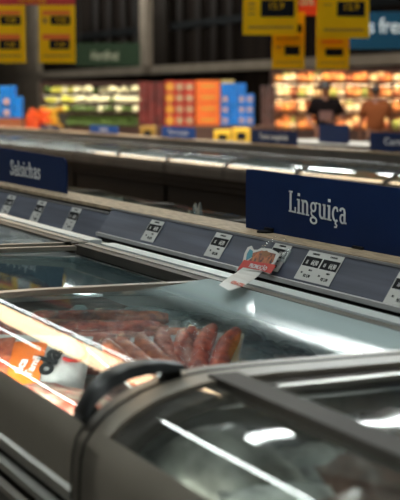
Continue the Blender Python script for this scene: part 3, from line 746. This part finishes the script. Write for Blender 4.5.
# goods and wire baskets in the near freezer
mb = MB()
for k in range(6):
    y = -.2 + k * .34
    mb.tube([(.68, y, .90), (1.29, y, .90)], .004, 6); mb.tube([(.68, y, .78), (1.29, y, .78)], .003, 6)
for k in range(16): mb.tube([(.68 + .04 * k, -.3, .78), (.68 + .04 * k, 1.58, .78)], .002, 5)
for x in (.68, 1.29): mb.tube([(x, -.3, .90), (x, 1.6, .90)], .005, 6)
t = thing('wire_basket', (.98, .6, .7), 'white wire basket hanging inside the nearest freezer', 'basket'); mb.build('wires', M_alu, t)
rr = random.Random(3)
cols = [(0.16, 0.17, 0.14), (0.35, 0.35, 0.31), (0.6, 0.62, 0.58), (0.20, 0.11, 0.08), (0.8, 0.82, 0.78)]
n_ = 0
for iy in range(10):
    for ix in range(4):
        x = .755 + ix * .145; y = .02 + iy * .165
        m_ = mat('dim_pack_%d' % (n_ % 5), cols[n_ % 5], .3, 0, .5, 16, .4)
        t = thing('frozen_pack', (x, y, .90 + .03 * ((ix + iy) % 2)), 'dull frozen pack in the nearest freezer, %s row, %s from its front' % (ORD[iy], ORD[ix]), 'frozen pack', 'frozen packs in the nearest freezer', rr.uniform(-.5, .5))
        local(pillow(.15, .19, .03 + rr.random() * .03, 8, 8, .004, rr), 'wrapper', m_, t); t.rotation_euler[0] = rr.uniform(.1, .5); n_ += 1

# ------------------------------------------------------------------ background displays (frontal, far behind)
EZ = Vector((0, 0, 1))
def fbox(mb, x0, x1, y0, y1, F, dep):
    a = onF(x0, y0, F); b = onF(x1, y1, F); c = (a + b) / 2 + FW * dep / 2
    hw = abs((b - a).dot(RT)) / 2; hz = abs(a.z - b.z) / 2
    mb.obox(c, RT * hw, FW * dep / 2, EZ * hz); return mb
def fthing(name, x0, x1, y0, y1, F, dep, m, label, cat, group=None, bevel=0, part=None):
    mb = MB(); fbox(mb, x0, x1, y0, y1, F, dep)
    o = mb.build(name, m, None, bevel); return tag(o, label, cat, group)
def table(x0, x1, ytop, F, dep, m, label, name='display_table'):
    a = onF(x0, ytop, F); b = onF(x1, ytop, F); w_ = (b - a).length; zt = a.z
    c = (a + b) / 2 + FW * dep / 2; c.z = 0
    t = thing(name, c, label, 'table', rz=-YAW)
    local(MB().box(-w_ / 2, w_ / 2, -dep / 2, dep / 2, zt - .04, zt), 'table_top', m, t)
    local(MB().box(-w_ / 2 + .02, w_ / 2 - .02, -dep / 2 + .02, dep / 2 - .02, 0, zt - .04), 'skirt', M_dkb, t)
    return t
M_dkb = mat('brown_skirt', (0.09, 0.035, 0.02), .6)
M_warm = lamp_mat('warm_shelf_light', (1.0, 0.72, 0.42), 42.0)
M_cool = lamp_mat('neutral_shelf_light', (1.0, 0.93, 0.70), 15.0)

def gondola(x0, x1, rows, ytop, F, dep, label, m, mlamp, lw=.02, name='shelf_display'):
    """open shelf rack: rows = picture heights of the shelf boards"""
    a = onF(x0, rows[-1], F); b = onF(x1, rows[-1], F); w_ = (b - a).length
    c = (a + b) / 2; c.z = 0
    t = thing(name, c, label, 'shelf', rz=-YAW)
    top = onF(x0, ytop, F).z; zs = [onF(x0, r, F).z for r in rows]
    local(MB().box(-w_ / 2, w_ / 2, dep - .03, dep, 0, top), 'back_panel', m, t)
    local(MB().box(-w_ / 2, w_ / 2, -.02, dep, top, top + .05), 'canopy', M_dkb, t)
    local(MB().box(-w_ / 2, w_ / 2, 0, dep, 0, zs[-1]), 'base', M_dkb, t)
    for z in zs[:-1]: local(MB().box(-w_ / 2, w_ / 2, .05, dep - .03, z - .02, z), 'shelf_board', M_dkb, t)
    for s in (-1, 1): local(MB().box(s * w_ / 2 - .015, s * w_ / 2 + .015, 0, dep, 0, top), 'side_panel', M_dkb, t)
    for z in [top] + zs[:-1]:
        local(MB().box(-w_ / 2 + .02, w_ / 2 - .02, -.02, .0, z - .040, z + .004), 'light_lip', M_dkb, t)  # lip added to keep the strip lights out of view
    for z in [top] + [q - .021 for q in zs[:-1]]:
        local(MB().box(-w_ / 2 + .03, w_ / 2 - .03, .06, .06 + lw, z - .02, z - .001), 'strip_light', mlamp, t)
    return t, zs, w_, c

# produce rack: heads of vegetables on lit shelves
t, zs, w_, c = gondola(42, 146, (94, 103.5, 112.5, 127), 84, 28, .8, 'lit produce rack with pale and green vegetables', mat('dark_rack_back', (0.03, 0.028, 0.02), .6), M_cool, .03)
def head(name, r, m, label, cat, group):
    rr = random.Random(5)
    o = MB().ball((0, 0, r * .8), r, r, r * .85, 10, 7, .09, rr).build(name, m); return tag(o, label, cat, group)
veg = {}
def put(kind, pos, s=1.0, label=None):
    nm, r, m, lab, cat, grp = KIND[kind]
    if kind not in veg: veg[kind] = o = head(nm, r, m, lab, cat, grp)
    else:
        o = veg[kind].copy(); COL.objects.link(o)
    o.location = pos; o.scale = (s, s, s); o.rotation_euler = (0, 0, R.random() * 6)
    if label: o['label'] = label
    return o
KIND = {
 'cream': ('cabbage', .095, mat('cream_cabbage', (0.85, 0.80, 0.52), .5, 0, .15, 6), 'cream coloured vegetable head on the lit produce rack', 'cabbage', 'cream heads on the produce rack'),
 'yellow': ('melon', .10, mat('yellow_melon', (0.78, 0.74, 0.12), .45, 0, .15, 6), 'yellow green melon at the left of the lit produce rack', 'melon', 'yellow melons on the produce rack'),
 'green': ('lettuce', .085, mat('leafy_green', (0.10, 0.17, 0.03), .5, 0, .4, 12, .5), 'dark green leafy head on the lowest shelf of the produce rack', 'lettuce', 'leafy heads on the produce rack'),
 'orange': ('orange', .052, mat('orange_fruit', (0.95, 0.11, 0.008), .45, 0, .15, 9), 'bright orange fruit heaped beside the blue packs', 'fruit', 'orange fruit heap'),
 'amber': ('mango', .055, mat('amber_fruit', (0.90, 0.42, 0.02), .45, 0, .15, 9), 'amber fruit heaped left of the leafy greens', 'fruit', 'amber fruit heap'),
}
for row, z in enumerate(zs):
    for i in range(17 if row < 3 else 19):
        fx = (i + .5) / (17 if row < 3 else 19)
        for dpt in (.18, .42):
            k = 'green' if row == 3 or (row == 2 and (i * 5) % 3) else ('yellow' if fx < .30 and (i + row) % 3 else ('green' if (i * 7 + row * 3) % 8 == 0 or fx < .06 else 'cream'))
            p = c + RT * ((fx - .5) * w_ * .96) + FW * dpt + EZ * (z + (.03 if dpt > .3 else 0) + R.uniform(-.0, .02)) + RT * R.uniform(-.02, .02)
            put(k, p, label='%s on the %s shelf of the lit produce rack' % (dict(cream='cream coloured head', yellow='yellow green melon', green='dark green leafy head')[k], ('top', 'second', 'third', 'lowest')[row]), s=R.uniform(.62, 1.08) * (.92 if row < 3 else .9) if R.random() > .12 else .4)
    if row == 3:
        for i in range(18):
            p = c + RT * (((i + .5) / 18 - .5) * w_ * .95) + FW * .45 + EZ * (z + .12); put('green', p, .85)
# orange fruit on a table
table(20, 60, 129, 23, .8, M_dkb, 'low table carrying the orange fruit')
ta = onF(20, 129, 23); tb = onF(60, 129, 23); zt_ = ta.z
for lay in range(4):
    nn = 9 - lay
    for i in range(nn):
        for j in range(3 - lay // 2):
            fx = (i + .5 + lay * .5) / 9
            k = 'orange' if fx < .72 else 'amber'
            put(k, ta + (tb - ta) * fx + FW * (.12 + j * .1 + lay * .05 + R.uniform(-.02, .02)) + RT * R.uniform(-.03, .03) + EZ * (.0 + lay * .078 + (R.uniform(-.02, .03) if lay else 0)), R.uniform(.7, 1.0))
for i in range(10):
    put('amber', onF(40 + i * 2.4, 113, 25) + EZ * R.uniform(-.03, .03), 1.0)
table(38, 70, 129, 25, .5, M_dkb, 'low stand carrying the dark fruit crate')
fthing('fruit_crate', 38, 66, 115.0, 129, 25, .25, mat('dark_crate', (0.05, 0.04, 0.02), .6), 'dark crate holding the amber fruit', 'crate')

# blue packs over a red carton at the far left
M_blue = mat('blue_pack', (0.008, 0.18, 0.60), .35, 0, .15, 5)
M_rb = mat('red_brown_carton', (0.32, 0.03, 0.012), .5, 0, 0, 2.5, col2=(0.28, 0.13, 0.05))
table(-12, 22, 137, 20, .6, M_dkb, 'low stand under the red carton at the left edge')
fthing('carton', -12, 21.8, 118.2, 136.8, 20, .5, M_rb, 'red and brown carton under the blue packs', 'carton')
pk = mat('pink_spot_print', (0.55, 0.33, 0.28), .5)
for i, (x0, x1, y0, y1) in enumerate(((-9, -1.5, 96, 107), (-9, -1.5, 107.3, 118), (-1, 6.6, 96, 107), (-1, 6.6, 107.3, 118), (7, 14.2, 96, 107), (7, 14.2, 107.3, 118), (14.6, 21, 96.5, 107), (14.6, 21, 107.3, 118), (-1, 6.6, 86, 95.8), (7, 13.8, 86, 95.8))):
    o = fthing('blue_pack', x0, x1, y0, y1, 20.02, .3, M_blue, 'blue pack above the red carton, %s row, %s' % ('top' if y0 < 90 else 'middle' if y0 < 100 else 'bottom', 'at its right end' if x0 > 14 else 'second from the right' if x0 > 6.9 else 'third from the right' if x0 > -2 else 'cut by the picture edge'), 'pack', 'blue packs at the left edge', .01)
    if 7 <= x0 < 8 and y0 > 90:
        s = MB(); q = onF((x0 + x1) / 2 - 4, (y0 + y1) / 2, 20.0); s.tube([q - FW * .012, q + FW * .03], .045, 12); s.build('round_print', pk, o)

# stacked goods in the middle
F = 24
table(137, 276, 126, F, .7, mat('brown_table', (0.16, 0.07, 0.04), .6), 'brown table under the stacked boxes in the middle')
M_dr = mat('dark_red_pack', (0.16, 0.016, 0.010), .5, 0, .4, 6)
for i in range(3):
    for j in range(5):
        fthing('carton', 138.5 + i * 8.6, 146.6 + i * 8.6, 82 + j * 8.75, 90.5 + j * 8.75, F, .4, M_dr, 'dark red box in the %s row and %s column beside the produce rack' % (ORD[j], ORD[i]), 'carton', 'dark red boxes', .01)
M_or = mat('orange_carton', (1.0, 0.17, 0.012), .5, 0, .1, 4)
M_ro = mat('red_orange_carton', (0.62, 0.04, 0.012), .5, 0, .3, 4)
M_tan = mat('tan_round_print', (0.50, 0.34, 0.18), .5)
M_yel = mat('yellow_round_print', (0.75, 0.33, 0.03), .5)
for i in range(3):
    for j in range(4):
        x0 = 165 + i * 9.9; y0 = 81 + j * 11.2
        o = fthing('carton', x0, x0 + 9.5, y0, y0 + 11, F, .4, M_ro, 'red box with a round picture, %s row down, %s column across' % (ORD[j], ORD[i]), 'carton', 'red boxes with round pictures', .01)
        s = MB(); q = onF(x0 + 4.75, y0 + 5.8, F); s.tube([q - FW * .006, q + FW * .03], .062 if i else .075, 12); s.build('round_print', (M_yel, M_tan, M_tan)[i], o)
for j in range(4):
    y0 = 80.5 + j * 11.3
    o = fthing('carton', 195.5, 220, y0, y0 + 11.1, F, .4, M_or, 'bright orange box, %s of the orange stack' % ('top', 'second from the top', 'third from the top', 'bottom')[j], 'carton', None, .01)
    s = MB(); fbox(s, 201, 215, y0 + 4, y0 + 7, F - .01, .02); s.build('yellow_band', M_yel, o)
for i in range(4):
    for j in range(4):
        if i == 3 and j == 0: continue
        x0 = 221 + i * 8.3; y0 = 83.5 + j * 10.6
        o = fthing('blue_pack', x0, x0 + 8, y0, y0 + 10.4, F, .35, M_blue, 'blue pack right of the orange boxes, %s row down, %s column across' % (ORD[j], ORD[i]), 'pack', 'blue packs in the middle', .01)
        if j and i != 1:
            s = MB(); q = onF(x0 + 4, y0 + 5, F); s.tube([q - FW * .006, q + FW * .02], .05, 12); s.build('round_print', pk, o)
fthing('price_strip', 221, 234, 80, 83.3, F, .3, mat('cream_strip', (0.6, 0.42, 0.14), .5), 'cream strip topping the blue packs', 'price strip')
M_bn = mat('dark_brown_pack', (0.10, 0.035, 0.022), .5, 0, .4, 5)
for i in range(2):
    for j in range(4):
        fthing('carton', 261.5 + i * 7, 268 + i * 7, 86 + j * 10, 95.6 + j * 10, F + .02, .35, M_bn, 'dark brown box left of the glowing shelves, %s row down, %s column' % (ORD[j], ORD[i]), 'carton', 'dark brown boxes', .01)
# yellow crates standing low in front
table(136, 256, 143, 19, .45, M_dkb, 'low brown bench in front of the stacks')
for (x0, x1, y0, y1, lab) in ((214, 231, 130.5, 142.8, 'yellow tray left of the navy board in the middle'), (233, 250, 128.5, 142.8, 'yellow tray touching the navy board in the middle'), (140, 155, 126.5, 142.8, 'dull yellow tray below the dark red boxes')):
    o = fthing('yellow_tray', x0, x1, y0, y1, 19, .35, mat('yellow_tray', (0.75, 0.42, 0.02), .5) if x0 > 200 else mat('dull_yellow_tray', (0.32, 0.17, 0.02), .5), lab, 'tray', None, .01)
    s = MB(); fbox(s, x0 + 4, x1 - 4, y0 + 4, y1 - 3, 18.985, .02); s.build('dark_window', M_ink, o)

# glowing shelves at the right
M_glowb = mat('warm_rack_back', (0.30, 0.14, 0.06), .6)
t, zs, w_, c = gondola(272, 412, (83, 98, 113, 130), 70, 26.5, .6, 'tall lit shelves of breads and cheeses behind the two people', M_glowb, M_warm, .035)
bc = [(0.80, 0.42, 0.14), (0.85, 0.62, 0.34), (0.62, 0.22, 0.07), (0.88, 0.72, 0.50), (0.75, 0.30, 0.08), (0.35, 0.42, 0.10), (0.40, 0.12, 0.05)]
BM = [mat('bread_pack_%d' % i, q, .4, 0, .25, 9) for i, q in enumerate(bc)]
bn = ['toasted orange', 'pale tan', 'dark baked', 'cream', 'deep orange', 'green', 'brown']
prot = []
for i, m_ in enumerate(BM):
    mb = MB(); mb.ball((0, 0, .075), .075, .09, .078, 10, 7, .05)
    o = mb.build('bread_loaf', m_); tag(o, bn[i] + ' loaf on the glowing shelves behind the people', 'bread', bn[i] + ' loaves on the glowing shelves'); prot.append(o)
used = set()
for row, z in enumerate(zs):
    hgt = (26.5 / FPX) * 14
    for i in range(17):
        fx = (i + .5) / 17
        k = (i * 5 + row * 3 + (i // 3)) % 7
        if k == 5 and (i + row) % 2: k = 3
        for lv in (0, 1):
            if lv and (i + row) % 3 == 0: continue
            p = c + RT * ((fx - .5) * w_ * .96) + FW * (.22 + lv * .12) + EZ * (z + lv * .1)
            if k not in used: o = prot[k]; used.add(k)
            else: o = prot[k].copy(); COL.objects.link(o)
            o['label'] = bn[k] + ' loaf on the %s glowing shelf behind the people' % ('top', 'second', 'third', 'lowest')[row]
            o.location = p; o.scale = (R.uniform(.9, 1.1), 1, R.uniform(.9, 1.35))
            k = (k + 2) % 7
for o in prot:
    pass
# uprights between the bays
mb_l = [onF(x, 100, 26.4) for x in (296, 318, 345, 368, 392)]
for q in mb_l:
    mb = MB(); mb.obox(Vector((q.x, q.y, 0)) + EZ * (onF(300, 70, 26.4).z / 2), RT * .02, FW * .02, EZ * (onF(300, 70, 26.4).z / 2)); o = mb.build('upright', M_dkb, t)

# ------------------------------------------------------------------ hanging cards and signs
def hang_card(x0, x1, y0, y1, F, label, bars, wires=True, name='price_card'):
    a = onF(x0, y0, F); b = onF(x1, y1, F); c = (a + b) / 2
    t = thing(name, c, label, 'price card')
    mb = MB(); fbox(mb, x0, x1, y0, y1, F, .01); mb.build('card', M_yellow, t)
    for (u0, u1, v0, v1, m_) in bars:
        s = MB(); fbox(s, x0 + (x1 - x0) * u0, x0 + (x1 - x0) * u1, y0 + (y1 - y0) * v0, y0 + (y1 - y0) * v1, F - .004, .006); s.build('print', m_, t)
    for u in (.2, .8):
        q = onF(x0 + (x1 - x0) * u, y0, F); MB().tube([q, Vector((q.x, q.y, CEIL if wires else q.z + .004))], .003, 5).build('hanging_wire', M_black, t)
    return t
def digits(t, s, px, py, F, size, m):
    text_mb(s, size, onF(px, py, F - .008), RT, EZ, 1, 0, .001).build('price_digits', m, t)
M_br = mat('card_brown_line', (0.48, 0.22, 0.01), .5)
F1 = 11
K = M_ink
for (x0, x1, lab) in ((-12, 26, 'yellow price card with two black panels at the upper left edge'), (38.5, 75.5, 'yellow price card with two black panels right of its twin')):
    t = hang_card(x0, x1, 5, 63, F1, lab, ((.1, .85, .10, .17, M_orange), (.32, .86, .19, .34, K), (.1, .85, .5, .6, M_orange), (.30, .84, .60, .76, K), (.12, .88, .86, .89, M_br), (.1, .25, .22, .32, M_br)), wires=False)
    digits(t, '9,98', x0 + (x1 - x0) * .6, 5 + 58 * .30, F1, .05, M_yellow); digits(t, '7,49', x0 + (x1 - x0) * .58, 5 + 58 * .72, F1, .05, M_yellow)
t = thing('header_banner', onF(30, 0, F1), 'red banner above the two yellow cards at the upper left', 'banner')
mb = MB(); fbox(mb, -12, 75, -14, 4.8, F1, .012); mb.build('banner_face', M_red, t)
digits(t, 'OFERTAS', 32, 2.5, F1, .055, M_yellow)
mb = MB()
for x in (-5, 68): q = onF(x, -14, F1); mb.tube([q, Vector((q.x, q.y, CEIL))], .003, 5)
mb.build('hanging_wire', M_black, t)
F2 = 10
t = hang_card(243, 297.5, -30, 35, F2, 'large yellow price card on the left of the red middle sign', ((.33, .94, .46, .72, K), (.10, .22, .5, .54, M_br), (.10, .22, .58, .61, M_br), (.10, .22, .66, .69, M_br), (.1, .92, .86, .90, M_br)))
digits(t, '15,9', 276, 9, F2, .07, M_yellow)
t = hang_card(317.5, 369, -30, 38, F2, 'large yellow price card on the right of the red middle sign', ((.38, .92, .46, .68, K), (.12, .28, .5, .52, M_br), (.12, .9, .86, .90, M_br)))
digits(t, '12,9', 351, 10, F2, .07, M_yellow)
F3 = 10.2
t = hang_card(272.5, 304.5, 12, 68.5, F3, 'small yellow price card hanging below the left large one', ((.38, .84, .60, .76, K), (.1, .85, .45, .48, M_br), (.1, .3, .6, .64, M_br), (.76, .92, .22, .36, K), (.1, .9, .88, .9, M_br)))
t = hang_card(316.5, 349, 12, 69, F3, 'small yellow price card hanging below the right large one', ((.28, .82, .64, .77, K), (.14, .82, .50, .54, M_orange), (.1, .9, .88, .9, M_br)))
t = thing('red_sign', onF(305, 5, F3 + .1), 'red sign between the yellow price cards', 'sign')
mb = MB(); fbox(mb, 294, 318, -10, 15.5, F3 + .1, .012); mb.build('sign_face', mat('red_orange_sign', (0.75, 0.05, 0.015), .5), t)
text_mb('-20%', .075, onF(306, 5, F3 + .09), RT, EZ, .8, .002, .001).build('lettering', M_letter, t)
mb = MB(); q = onF(306, -10, F3 + .1); mb.tube([q, Vector((q.x, q.y, CEIL))], .003, 5); mb.build('hanging_wire', M_black, t)
# department signs
def dept(x0, x1, y0, y1, F, s, sz, px, py, m, ml, label, sx=.75):
    t = thing('department_sign', onF((x0 + x1) / 2, y1, F), label, 'sign')
    mb = MB(); fbox(mb, x0, x1, y0, y1, F, .04); mb.build('sign_face', m, t)
    text_mb(s, sz, onF(px, py, F - .006), RT, EZ, sx, .001, .001).build('lettering', ml, t)
    mb = MB()
    for x in (x0 + 4, x1 - 4): q = onF(x, y0, F + .02); mb.tube([q, Vector((q.x, q.y, CEIL))], .008, 5)
    mb.build('hanging_rod', M_black, t)
dept(76, 140, 43, 66, 20, 'Hortifruti', .20, 105, 60, mat('dark_green_sign', (0.010, 0.018, 0.010), .8, spec=.05), mat('dim_letters', (0.16, 0.17, 0.12), .6), 'dark green department sign over the produce rack', .52)
dept(318, 440, 12, 49, 19, 'carnes frescas', .30, 378, 33, mat('dark_teal_sign', (0.003, 0.018, 0.032), .8, spec=.05), mat('grey_letters', (0.27, 0.28, 0.28), .6), 'dark teal department sign at the upper right', .8)

# ------------------------------------------------------------------ people
def person(px, ytop, F, height, shirt, pants, skin, hair, label, face_to_cam, arms, apron=False):
    base = onF(px, ytop, F); base.z = 0
    rz = -YAW + (math.pi if face_to_cam else 0)          # body looks along +y in its own frame
    t = thing('person', base, label, 'person', rz=rz)
    s = height / 1.72
    V = {'pel': (0, 0, .93), 'wst': (0, 0, 1.08), 'ch': (0, 0, 1.28), 'nk': (0, 0, 1.45), 'nk2': (0, .01, 1.52),
         'hd': (0, .02, 1.60), 'hd2': (0, .02, 1.68)}
    Rr = {'pel': (.16, .11), 'wst': (.135, .10), 'ch': (.165, .11), 'nk': (.07, .06), 'nk2': (.052, .055), 'hd': (.075, .09), 'hd2': (.065, .08)}
    E = [('pel', 'wst'), ('wst', 'ch'), ('ch', 'nk'), ('nk', 'nk2'), ('nk2', 'hd'), ('hd', 'hd2')]
    for sd, S_ in ((-1, 'L'), (1, 'R')):
        V['sh' + S_] = (sd * .185, 0, 1.40); Rr['sh' + S_] = (.06, .06)
        el, wr_, hn = arms[S_]
        V['el' + S_] = el; V['wr' + S_] = wr_; V['hn' + S_] = hn
        Rr['el' + S_] = (.042, .042); Rr['wr' + S_] = (.028, .026); Rr['hn' + S_] = (.036, .02)
        V['hp' + S_] = (sd * .09, 0, .86); V['kn' + S_] = (sd * .10, .02, .48); V['an' + S_] = (sd * .10, -.01, .09); V['to' + S_] = (sd * .11, .14, .035)
        Rr['hp' + S_] = (.09, .10); Rr['kn' + S_] = (.06, .065); Rr['an' + S_] = (.042, .048); Rr['to' + S_] = (.042, .032)
        E += [('ch', 'sh' + S_), ('sh' + S_, 'el' + S_), ('el' + S_, 'wr' + S_), ('wr' + S_, 'hn' + S_), ('pel', 'hp' + S_), ('hp' + S_, 'kn' + S_), ('kn' + S_, 'an' + S_), ('an' + S_, 'to' + S_)]
    def skin_obj(name, keys, edges, grow, m, root):
        ks = list(keys); me = bpy.data.meshes.new(name)
        me.from_pydata([Vector(V[k]) * s for k in ks], [(ks.index(a), ks.index(b)) for a, b in edges], [])
        o = bpy.data.objects.new(name, me); COL.objects.link(o)
        md = o.modifiers.new('skin', 'SKIN'); sub = o.modifiers.new('sub', 'SUBSURF'); sub.levels = sub.render_levels = 2
        md.use_smooth_shade = True
        for i, k in enumerate(ks):
            r = Rr[k]; sv = me.skin_vertices[0].data[i]; sv.radius = ((r[0] + grow) * s, (r[1] + grow) * s); sv.use_root = (k == root)
        dg = bpy.context.evaluated_depsgraph_get(); dg.update()
        m2 = bpy.data.meshes.new_from_object(o.evaluated_get(dg)); bpy.data.objects.remove(o)
        m2.materials.clear(); m2.materials.append(m)
        o = bpy.data.objects.new(name, m2); COL.objects.link(o); o.parent = t
        return o
    # fingers
    hb = skin_obj('body', V.keys(), E, 0, skin, 'pel')
    bm = bmesh.new(); bm.from_mesh(hb.data)
    fb = MB()
    for S_ in 'LR':
        h = Vector(V['hn' + S_]) * s; w0 = Vector(V['wr' + S_]) * s; d = (h - w0).normalized(); side = d.cross(Vector((0, 1, .2))).normalized()
        for k in range(4):
            p = h + side * (k - 1.5) * .018 + d * .02
            fb.tube([p, p + d * .035, p + d * (.06 - abs(k - 1.5) * .006) + Vector((0, .01, 0))], [.009, .0085, .006], 6)
        p = w0 + d * .05 + side * .03; fb.tube([p, p + side * .025 + d * .03, p + side * .03 + d * .05], [.011, .010, .007], 6)
    # nose, ears and mouth belong to the body surface
    hc = Vector((0, .02, 1.62)) * s
    fb.ball(hc + Vector((0, .098, -.01)) * s, .014, .018, .024, 8, 6)
    for sd in (-1, 1): fb.ball(hc + Vector((sd * .083, 0, 0)) * s, .01, .02, .032, 8, 6)
    tmp = bpy.data.meshes.new('f'); tmp.from_pydata(fb.v, [], fb.f); bm.from_mesh(tmp); bm.to_mesh(hb.data); bm.free()
    for p in hb.data.polygons: p.use_smooth = True
    ks = ['pel', 'wst', 'ch', 'shL', 'elL', 'shR', 'elR']
    V2 = {k: V[k] for k in ks}; old = dict(V)
    for S_ in 'LR': V['el' + S_] = tuple(Vector(V['sh' + S_]).lerp(Vector(V['el' + S_]), .8))
    skin_obj('shirt', ks, [('pel', 'wst'), ('wst', 'ch'), ('ch', 'shL'), ('shL', 'elL'), ('ch', 'shR'), ('shR', 'elR')], .032, shirt, 'pel')
    V.update(old)
    V['wst'] = (0, 0, 1.0)
    skin_obj('trousers', ['wst', 'pel', 'hpL', 'knL', 'anL', 'hpR', 'knR', 'anR'], [('wst', 'pel'), ('pel', 'hpL'), ('hpL', 'knL'), ('knL', 'anL'), ('pel', 'hpR'), ('hpR', 'knR'), ('knR', 'anR')], .022, pants, 'pel')
    hm = MB(); hm.ball(hc + Vector((0, -.018, .028)) * s, .092 * s, .105 * s, .095 * s, 16, 10, .02); local(hm, 'hair', hair, t)
    for sd in (-1, 1): local(MB().ball(hc + Vector((sd * .032, .082, .015)) * s, .011, .008, .008, 8, 6), 'eye', M_ink, t)
    if apron:
        am = MB(); am.obox(Vector((0, .125, 1.2)) * s, Vector((.10, 0, 0)), Vector((0, .006, 0)), Vector((0, 0, .07))); local(am, 'shirt_print', mat('faded_pink_print', (0.11, 0.045, 0.035), .6), t)
    return t
hair = mat('black_hair', (0.012, 0.008, 0.006), .5)
person(325.5, 86, 20.5, 1.66, mat('black_cloth', (0.006, 0.004, 0.004), .9, spec=.02), mat('dark_trousers', (0.012, 0.012, 0.016), .8), mat('warm_skin', (0.16, 0.06, 0.03), .5), hair,
       'person in black with a pinkish print on the chest facing the freezers', True,
       {'L': ((-.26, .05, 1.15), (-.12, .24, 1.10), (-.05, .29, 1.11)), 'R': ((.26, .03, 1.15), (.18, .2, 1.02), (.12, .27, 1.0))}, True)
person(376, 87.5, 21.5, 1.62, mat('rust_cloth', (0.16, 0.045, 0.015), .9, spec=.05), mat('dark_trousers', (0.012, 0.012, 0.016), .8), MATS['warm_skin'], hair,
       'person in a rust brown shirt looking at the glowing shelves', False,
       {'L': ((-.24, .02, 1.12), (-.25, .08, .88), (-.25, .1, .80)), 'R': ((.25, .02, 1.12), (.26, .08, .88), (.26, .1, .80))})
